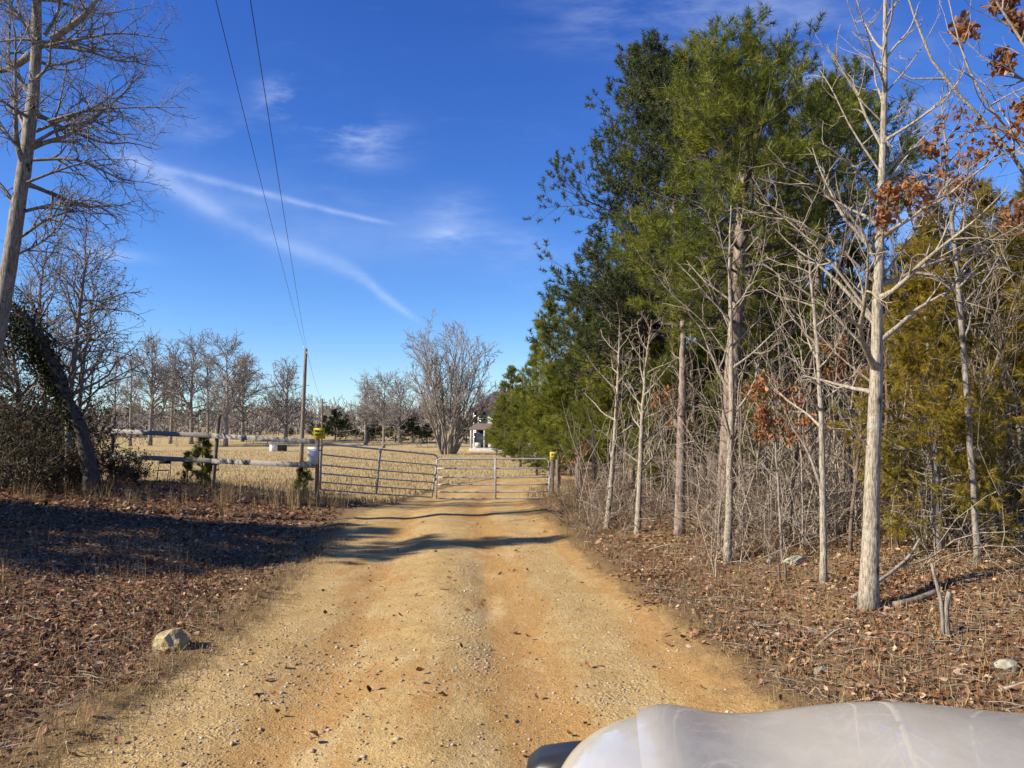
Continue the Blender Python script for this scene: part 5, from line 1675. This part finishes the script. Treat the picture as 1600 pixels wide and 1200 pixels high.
tag(link('far_evergreen_wood', make_mesh('far_evergreen_wood', V, F, M_PINEDARK)), 'dark band of evergreens along the horizon beyond the pasture', 'woods', kind='stuff')
j = np.where(~ev)[0]
TP = grow_paths(np.stack([px_[j], py_[j], pz_[j] - 0.2], -1), np.tile([0, 0, 1.0], (len(j), 1)), H[j] * 1.25, 4, 0.2, 0.15, rng)
TR = np.linspace(0.14, 0.03, 4)[None].repeat(len(j), 0)
CP, CR, CL, _, _ = branch(TP, TR, length(TP), 7, 0.25, 0.98, 42, 10, 0.42, 3, 0.5, 0.4, 0.6, 0.05, rng)
EP, ER, _, _, _ = branch(CP, CR, CL, 2, 0.2, 0.98, 40, 10, 0.55, 2, 0.3, 0.4, 0.7, 0.05, rng)
nb_ = 300
ang = rng.uniform(-0.95, 0.6, nb_)
dist = rng.uniform(160, 215, nb_)
bx_, by_ = np.sin(ang) * dist, np.cos(ang) * dist
m = 40
q = np.stack([np.repeat(bx_, m) + rng.normal(0, 1.6, nb_ * m), np.repeat(by_, m) + rng.normal(0, 1.0, nb_ * m)], -1)
zz = terrain(q[:, 0], q[:, 1]) + rng.random(nb_ * m) ** 1.5 * np.repeat(rng.uniform(1.2, 3.6, nb_), m)
V, F = needle_tris(np.concatenate([q, zz[:, None]], 1), nrm(rng.normal(size=(nb_ * m, 3)) + [0, 0, 1.2]), 4, 0.4, 0.9, 0.22, 10, 60, rng)
tag(link('far_brush', make_mesh('far_brush', V, F, M_FARTWIG)), 'continuous grey brown brush at the foot of the far woods', 'brush', kind='stuff')
tag(link('far_bare_wood', twig_mesh([(TP, TR, 4), (CP, CR, 3), (EP, ER, 3)], M_FARTWIG, 'far_bare_wood')), 'grey brown band of leafless woods along the horizon beyond the pasture', 'woods', kind='stuff')

# ------------------------------------------------------------------ ground cover: leaves, straw, gravel
rng = np.random.default_rng(131)


def scatter_polar(n, D0, D1, pxa, pxb, power=1.0):
    D = D0 + (D1 - D0) * rng.random(n) ** power
    px = rng.uniform(pxa, pxb, n)
    return (px - 800) / FPX * D, D


def litter(name, label, n, D0, D1, pxa, pxb, keep, size, power=1.0, tint=(0.42, 0.24)):
    x, y = scatter_polar(n, D0, D1, pxa, pxb, power)
    s, d = road_d(x, y)
    m = rng.random(n) < keep(x, y, s, d - half_w(y))
    x, y = x[m], y[m]
    n = len(x)
    z = terrain(x, y)
    p = np.stack([x, y, z + rng.uniform(0.004, 0.035, n)], -1)
    far = D0 >= 12
    V, F = leaf_far(p, rng.uniform(*size, n), 0.38, rng) if far else leaf_tris(p, rng.uniform(*size, n), 0.38, rng, 1.0)
    o = link(name, make_mesh(name, V, F, M_LITTER, attrs={'tint': rep(np.clip(rng.normal(tint[0], tint[1], n), 0, 1), 4 if far else 7)}))
    return tag(o, label, 'leaves', kind='stuff')


def twig_litter(name, label, n, D0, D1, pxa, pxb, side):
    x, y = scatter_polar(n, D0, D1, pxa, pxb)
    s, d = road_d(x, y)
    m = (s * side > 0) & (d - half_w(y) > 0.2)
    x, y = x[m], y[m]
    n = len(x)
    a = rng.random(n) * 6.283
    L = rng.uniform(0.05, 0.35, n)
    t = np.linspace(-0.5, 0.5, 4)[None]
    X = x[:, None] + np.cos(a)[:, None] * L[:, None] * t + rng.normal(0, 0.006, (n, 4))
    Y = y[:, None] + np.sin(a)[:, None] * L[:, None] * t + rng.normal(0, 0.006, (n, 4))
    Z = terrain(X.ravel(), Y.ravel()).reshape(n, 4) + rng.uniform(0.012, 0.05, (n, 1)) + rng.normal(0, 0.006, (n, 4))
    P = np.stack([X, Y, Z], -1)
    tag(link(name, make_mesh(name, *tubes(P, rng.uniform(0.0015, 0.005, n)[:, None] * np.linspace(1, 0.6, 4)[None], 3), M_PALETWIG, True)), label, 'twigs', kind='stuff')


def patch(x, y, sc=0.8, a=0.0, b=0.5):
    return sst(fbm(x * sc + 31, y * sc, 3), a - 0.5, b)


litter('leaf_litter', 'brown fallen leaves thick on the left verge', 64000, 4.0, 14.5, -260, 560,
       lambda x, y, s, e: (s < 0) * np.clip(sst(e + 0.5 * fbm(x * 1.7, y * 1.7, 3), -0.15, 0.8) * (0.55 + 0.45 * patch(x, y, 1.1, 0.25, 0.42)), 0, 1), (0.022, 0.078), 0.9, (0.45, 0.3))
litter('leaf_litter', 'brown fallen leaves under the fence and thicket on the left', 17000, 14.0, 27, -150, 640,
       lambda x, y, s, e: (s < 0) * sst(e, 0.1, 1.2) * (1 - field_mask(x, y)), (0.07, 0.14), 1.0, (0.45, 0.3))
litter('leaf_litter', 'brown fallen leaves among straw on the right verge', 54000, 4.0, 13, 880, 1750,
       lambda x, y, s, e: (s > 0) * np.clip(sst(e + 0.5 * fbm(x * 1.7, y * 1.7, 3), -0.2, 0.7) * (0.35 + 0.65 * patch(x, y, 1.2, 0.25, 0.45)), 0, 1), (0.02, 0.072), 0.9, (0.58, 0.28))
litter('leaf_litter', 'brown fallen leaves under the trees on the right', 16000, 12.0, 26, 830, 1700,
       lambda x, y, s, e: (s > 0) * sst(e, 0.2, 1.2), (0.06, 0.12), 1.0, (0.55, 0.28))
litter('stray_leaves', 'a few stray brown leaves lying on the dirt track', 420, 4.2, 16, 300, 1100, lambda x, y, s, e: (e < 0.1) * (0.35 + 0 * x), (0.04, 0.085), 1.0, (0.3, 0.2))


def straw(name, label, n, D0, D1, pxa, pxb, keep, h, w, lean=0.9, power=1.0, tint=(0.5, 0.25), clump=0):
    x, y = scatter_polar(n, D0, D1, pxa, pxb, power)
    s, d = road_d(x, y)
    m = rng.random(n) < keep(x, y, s, d - half_w(y))
    x, y = x[m], y[m]
    if clump:
        x = np.repeat(x, clump) + rng.normal(0, 0.05, len(x) * clump)
        y = np.repeat(y, clump) + rng.normal(0, 0.05, len(y) * clump)
    n = len(x)
    p = np.stack([x, y, terrain(x, y) - 0.01], -1)
    V, F = blade_tris(p, rng.uniform(*h, n), rng.uniform(*w, n), rng, lean)
    o = link(name, make_mesh(name, V, F, M_STRAW, attrs={'tint': rep(np.clip(rng.normal(tint[0], tint[1], n), 0, 1), 5)}))
    return tag(o, label, 'grass', kind='stuff')


straw('dry_grass', 'flattened straw along the left edge of the track', 42000, 4.0, 15, -200, 640, lambda x, y, s, e: (s < 0) * (sst(e, -0.45, 0.1) * (1 - 0.75 * sst(e, 0.6, 1.6))), (0.04, 0.15), (0.003, 0.007), 1.1, 0.9)
straw('dry_grass', 'short straw and stems on the right verge', 42000, 4.0, 15, 900, 1750, lambda x, y, s, e: (s > 0) * sst(e, -0.1, 0.5) * 0.8, (0.04, 0.16), (0.003, 0.007), 0.9, 0.9, (0.5, 0.25))
straw('dry_grass', 'tall dry grass round the left gate post and fence', 520, 15.5, 23.6, 340, 540, lambda x, y, s, e: (s < 0) * sst(e, 0.3, 1.0) * np.clip(np.exp(-((x + 5.6) / 1.3) ** 2 - ((y - 20.6) / 1.6) ** 2) + 0.25 * patch(x, y, 2.0, 0.3, 0.9), 0, 1) * 0.6, (0.2, 0.85), (0.005, 0.010), 0.3, 1.0, (0.55, 0.2), 12)
straw('dry_grass', 'sparse dry weeds along the fence line on the left', 500, 15, 25.5, -20, 420, lambda x, y, s, e: (s < 0) * sst(e, 0.6, 1.5) * 0.55, (0.12, 0.5), (0.005, 0.009), 0.4, 1.0, (0.4, 0.2), 9)
straw('dry_grass', 'few thin weed stems standing in the near left leaves', 130, 6, 12, -60, 420, lambda x, y, s, e: (s < 0) * sst(e, 0.6, 1.5) * 0.8, (0.12, 0.45), (0.004, 0.006), 0.35, 1.0, (0.55, 0.2), 4)
straw('pasture_grass', 'short tan winter grass covering the pasture', 44000, 23, 85, 100, 900, lambda x, y, s, e: field_mask(x, y) * sst(e, -0.3, 0.5), (0.08, 0.22), (0.015, 0.04), 0.5, 1.4, (0.6, 0.22))
straw('dry_grass', 'dry grass fringe at the wood edge by the right gate post', 600, 16, 27, 835, 960, lambda x, y, s, e: (s > 0) * sst(e, 0.2, 0.8), (0.12, 0.5), (0.005, 0.009), 0.4, 1.0, (0.4, 0.2), 8)

twig_litter('twig_litter', 'small broken twigs scattered in the leaves of the left verge', 1500, 4, 15, -200, 520, -1)
twig_litter('twig_litter', 'small broken twigs scattered in the leaves of the right verge', 3200, 4, 15, 880, 1750, 1)

OCT = np.array([[1, 0, 0], [0, 1, 0], [-1, 0, 0], [0, -1, 0], [0, 0, 1], [0, 0, -1]], float)
OCT_F = np.array([[0, 1, 4], [1, 2, 4], [2, 3, 4], [3, 0, 4], [1, 0, 5], [2, 1, 5], [3, 2, 5], [0, 3, 5]])


def gravel(name, label, n, D0, D1, pxa, pxb, keep, size, power, tint=(0.5, 0.28)):
    x, y = scatter_polar(n, D0, D1, pxa, pxb, power)
    s, d = road_d(x, y)
    m = rng.random(n) < keep(x, y, s, d - half_w(y))
    x, y = x[m], y[m]
    n = len(x)
    sz = rng.uniform(size[0], size[1], n) * rng.choice([0.6, 0.8, 1.0, 1.0, 1.7], n)
    L = OCT[None] * (1 + rng.normal(0, 0.22, (n, 6, 1))) * np.stack([sz, sz * rng.uniform(0.6, 1, n), sz * rng.uniform(0.35, 0.7, n)], -1)[:, None]
    a = rng.random(n) * 6.283
    ca, sa = np.cos(a)[:, None], np.sin(a)[:, None]
    L = np.stack([L[..., 0] * ca - L[..., 1] * sa, L[..., 0] * sa + L[..., 1] * ca, L[..., 2]], -1)
    p = np.stack([x, y, terrain(x, y) + sz * 0.15], -1)
    V = (L + p[:, None]).reshape(-1, 3)
    F = (OCT_F[None] + (np.arange(n) * 6)[:, None, None]).reshape(-1, 3)
    o = link(name, make_mesh(name, V, F, M_PEBBLE, attrs={'tint': rep(np.clip(rng.normal(tint[0], tint[1], n), 0, 1), 6)}))
    return tag(o, label, 'gravel', kind='stuff')


def strip(x, y):
    gp = np.interp(y, [5, 7, 9, 12], [-0.22, -0.36, -0.48, -0.7])
    return np.exp(-((x - gp) / 0.15) ** 2) * sst(y, 5.2, 6.4) * (1 - sst(y, 10.5, 13))


gravel('gravel', 'fine stones strewn over the dirt track', 52000, 3.9, 14, 40, 1300, lambda x, y, s, e: (e < 0.05) * np.clip(0.3 + 0.3 * np.exp(-((s - 1.35) / 0.4) ** 2) + 0.3 * np.exp(-((s + 1.5) / 0.5) ** 2) * (y < 8), 0, 1) * (0.4 + 0.6 * patch(x, y, 1.7)), (0.004, 0.011), 1.0)
gravel('gravel', 'grey gravel strip washed out along the middle of the track', 22000, 5.0, 13, 620, 800, lambda x, y, s, e: strip(x, y) * patch(x, y, 2.2, 0.3, 0.5) * 0.6, (0.004, 0.011), 1.0, (0.62, 0.28))
gravel('gravel', 'coarser loose stones on the near left of the track', 3600, 3.9, 7.0, 100, 640, lambda x, y, s, e: (e < -0.2) * 0.35 * patch(x, y, 1.1), (0.008, 0.018), 1.0, (0.55, 0.3))

# ------------------------------------------------------------------ the grey vehicle the picture is taken from
def paint_material():
    m, g = newmat('grey_paint')
    tc = g.n('ShaderNodeTexCoord')
    n1 = g.noise(tc.outputs['Object'], 3.0, 5.0, 0.6)
    n2 = g.noise(g.n('ShaderNodeMapping', {'Vector': tc.outputs['Object'], 'Scale': (14, 3, 5)}), 3.0, 6.0, 0.7)
    c = g.mix(g.ss(n1, 0.3, 0.7), (0.50, 0.46, 0.385), (0.57, 0.53, 0.445))
    c = g.mix(g.ss(n2, 0.55, 0.8, 0, 0.4), c, (0.55, 0.49, 0.40))
    b = g.n('ShaderNodeBsdfPrincipled', {'Base Color': c, 'Roughness': g.ss(n2, 0.3, 0.8, 0.32, 0.5), 'Metallic': 0.0, 'Coat Weight': 1.0, 'Coat Roughness': 0.03, 'Coat IOR': 1.5})
    g.n('ShaderNodeOutputMaterial', {'Surface': b})
    return m


M_PAINT = paint_material()
M_PLASTIC = principled('black_plastic', (0.028, 0.027, 0.026), 0.38, 0, 0.2, 8.0, 0.0, spec=0.5)
M_TYRE = principled('tyre_rubber', (0.03, 0.029, 0.028), 0.85, 0, 0.2, 8.0, 0.002)
M_LENS = principled('lamp_lens', (0.75, 0.77, 0.78), 0.08, 0.2, 0.05, 3.0, spec=0.8)
XM = 1.15      # centre line of the vehicle
tk = thing('pickup_truck', (XM, 1.0, gz(XM, 1.8)), 'scratched silver grey vehicle bonnet and wing filling the lower right corner', 'vehicle')
to = np.array(tk.location)


def tpart(name, V, F, mat, smooth=True, parent=None):
    return link(name, make_mesh(name, np.asarray(V).reshape(-1, 3) - to, F, mat, smooth), parent or tk)


def loft(rows):
    rows = np.asarray(rows, float)
    a, b, _ = rows.shape
    i, j = np.meshgrid(np.arange(a - 1), np.arange(b - 1), indexing='ij')
    F = np.stack([i * b + j, i * b + j + 1, (i + 1) * b + j + 1, (i + 1) * b + j], -1).reshape(-1, 4)
    return rows.reshape(-1, 3), [F]


# wing cross-sections run from the lower flank over the shoulder to the bonnet gap
YST = np.array([0.55, 0.9, 1.3, 1.6, 1.85, 2.05, 2.2, 2.30, 2.37, 2.41, 2.43])
IN = np.array([0.0, 0.0, 0.0, 0.0, 0.012, 0.045, 0.10, 0.165, 0.23, 0.28, 0.32])      # plan rounding at the nose
DR = np.array([0.0, 0.0, 0.0, 0.0, 0.001, 0.005, 0.013, 0.027, 0.05, 0.09, 0.16])       # drop at the nose
fx = np.array([0.045, 0.040, 0.043, 0.055, 0.085, 0.13, 0.185, 0.24, 0.29])
fz = np.array([0.56, 0.78, 0.90, 0.97, 1.025, 1.060, 1.085, 1.098, 1.103])
edge_x = np.interp(YST, [0.55, 1.6, 2.2, 2.43], [0.24, 0.27, 0.345, 0.40])
for sgn in (1, -1):
    rows = []
    for y, inn, dr, ex in zip(YST, IN, DR, edge_x):
        x = fx + inn * np.linspace(1, 0.35, len(fx))
        x = x[0] + (x - x[0]) * (ex + 0.012 - x[0]) / (x[-1] - x[0])
        z = fz - dr * np.linspace(1.8, 1, len(fz)) + 0.012 * (y - 2.0) * -1
        xx = x if sgn == 1 else 2 * XM - x
        rows.append(np.stack([xx, np.full(len(x), y), z], -1))
    V, F = loft(rows)
    o = tpart('wing', V, F, M_PAINT)
    md = o.modifiers.new('smooth', 'SUBSURF')
    md.levels = md.render_levels = 2
# bonnet
hx = np.array([0.0, 0.045, 0.11, 0.19, 0.28, 0.38, 0.50, 0.62, 1.0])
hzp = np.array([1.106, 1.116, 1.110, 1.086, 1.064, 1.060, 1.068, 1.078, 1.086])
rows = []
HY = np.array([0.55, 0.9, 1.3, 1.7, 1.95, 2.12, 2.24, 2.32, 2.37, 2.395, 2.40])
HD = np.array([0.0, 0.0, 0.0, 0.0, 0.002, 0.007, 0.016, 0.03, 0.05, 0.08, 0.13])
for y, dr in zip(HY, HD):
    ex = float(np.interp(y, [0.55, 1.6, 2.2, 2.43], [0.24, 0.27, 0.345, 0.40])) + 0.003
    xs = ex + hx * np.where(hx == 1.0, 0, 1)
    half = np.append(ex + hx[:-1], XM)
    zz = hzp.copy()
    full_x = np.concatenate([half, 2 * XM - half[:-1][::-1]])
    full_z = np.concatenate([zz, zz[:-1][::-1]])
    bow = 0.16 * (1 - ((full_x - XM) / 0.84) ** 2)
    yy = y + np.maximum(bow, 0) * sst(np.array(y), 1.3, 2.3)
    rows.append(np.stack([full_x, yy, full_z - dr - 0.012 * (y - 2.0)], -1))
V, F = loft(rows)
o = tpart('bonnet', V, F, M_PAINT)
md = o.modifiers.new('smooth', 'SUBSURF')
md.levels = md.render_levels = 2
# wheel-arch flares, wheels
for sgn in (1, -1):
    rows = []
    for a in np.linspace(-0.15, math.pi * 0.98, 22):
        c = np.array([0.0, 1.86, 0.42])
        rr = 0.56
        pr = []
        for dx, dr in ((0.06, 0.055), (0.0, 0.058), (-0.045, 0.045), (-0.062, 0.02), (-0.062, -0.02), (-0.05, -0.05), (0.0, -0.055)):
            r = rr + dr
            x = 0.05 + dx + 0.10 * max(0, math.cos(a)) ** 2 * 0.6
            pr.append([x if sgn == 1 else 2 * XM - x, c[1] + r * math.cos(a), c[2] + r * math.sin(a)])
        rows.append(pr)
    V, F = loft(rows)
    tpart('arch_flare', V, F, M_PLASTIC)
    wxc = 0.20 if sgn == 1 else 2 * XM - 0.20
    prof = [(-0.11, 0.22), (-0.125, 0.30), (-0.115, 0.365), (-0.08, 0.40), (0.0, 0.405), (0.08, 0.40), (0.115, 0.365), (0.125, 0.30), (0.11, 0.22)]
    aa = np.linspace(0, 2 * math.pi, 33)
    rows = [[[wxc + dx, 1.86 + r * math.cos(a), 0.42 + r * math.sin(a)] for dx, r in prof] for a in aa]
    V, F = loft(rows)
    wh = tpart('wheel', V, F, M_TYRE)
    rows = [[[wxc + dx * (1 if sgn == 1 else -1), 1.86 + r * math.cos(a), 0.42 + r * math.sin(a)] for dx, r in [(-0.10, 0.225), (-0.06, 0.19), (-0.05, 0.08), (-0.07, 0.06), (-0.07, 0.002)]] for a in aa]
    V, F = loft(rows)
    tpart('rim', V, F, M_STEEL, True, wh)
# front: grille, lamps, bumper, underbody
V, F = box((XM, 2.40, 0.80), (1.15, 0.06, 0.34), 0, 0.02)
tpart('grille', V, F, M_PLASTIC, False)
for sgn in (1, -1):
    V, F = box((XM - sgn * 0.72, 2.37, 0.82), (0.24, 0.10, 0.24), 0, 0.03)
    tpart('headlamp', V, F, M_LENS, False)
V, F = box((XM, 2.56, 0.64), (2.24, 0.26, 0.50), 0, 0.05)
o = tpart('bumper', V, F, M_PLASTIC)
md = o.modifiers.new('smooth', 'SUBSURF')
md.levels = md.render_levels = 2
V, F = box((XM, 1.3, 0.55), (1.3, 2.0, 0.35), 0, 0.03)
tpart('engine_bay', V, F, M_PLASTIC, False)
# cab behind the bonnet
V, F = loft([[[0.26, 0.55, 1.09], [0.24 + 0.03, 0.2, 1.35], [0.36, -0.10, 1.66]], [[XM, 0.68, 1.10], [XM, 0.30, 1.38], [XM, -0.02, 1.70]], [[2 * XM - 0.26, 0.55, 1.09], [2 * XM - 0.27, 0.2, 1.35], [2 * XM - 0.36, -0.10, 1.66]]])
tpart('windscreen', V, F, M_GLASS)
V, F = box((XM, -0.95, 1.69), (1.36, 1.7, 0.07), 0, 0.03)
tpart('roof', V, F, M_PAINT, False)
for sgn in (1, -1):
    X = 0.07 if sgn == 1 else 2 * XM - 0.07
    V, F = box((X, -0.1, 0.78), (0.09, 1.25, 0.62), 0, 0.03)
    dr_ = tpart('door', V, F, M_PAINT, False)
    V, F = box((X + sgn * -0.05, -0.55, 0.93), (0.03, 0.16, 0.035), 0, 0.008)
    tpart('handle', V, F, M_PLASTIC, False, dr_)
    tpart('pillar', *tubes(np.array([[[X + sgn * 0.17, 0.50, 1.08], [X + sgn * 0.24, 0.15, 1.37], [X + sgn * 0.30, -0.12, 1.68]]]), np.array([[0.035, 0.035, 0.035]]), 8, cap=True), M_PAINT)
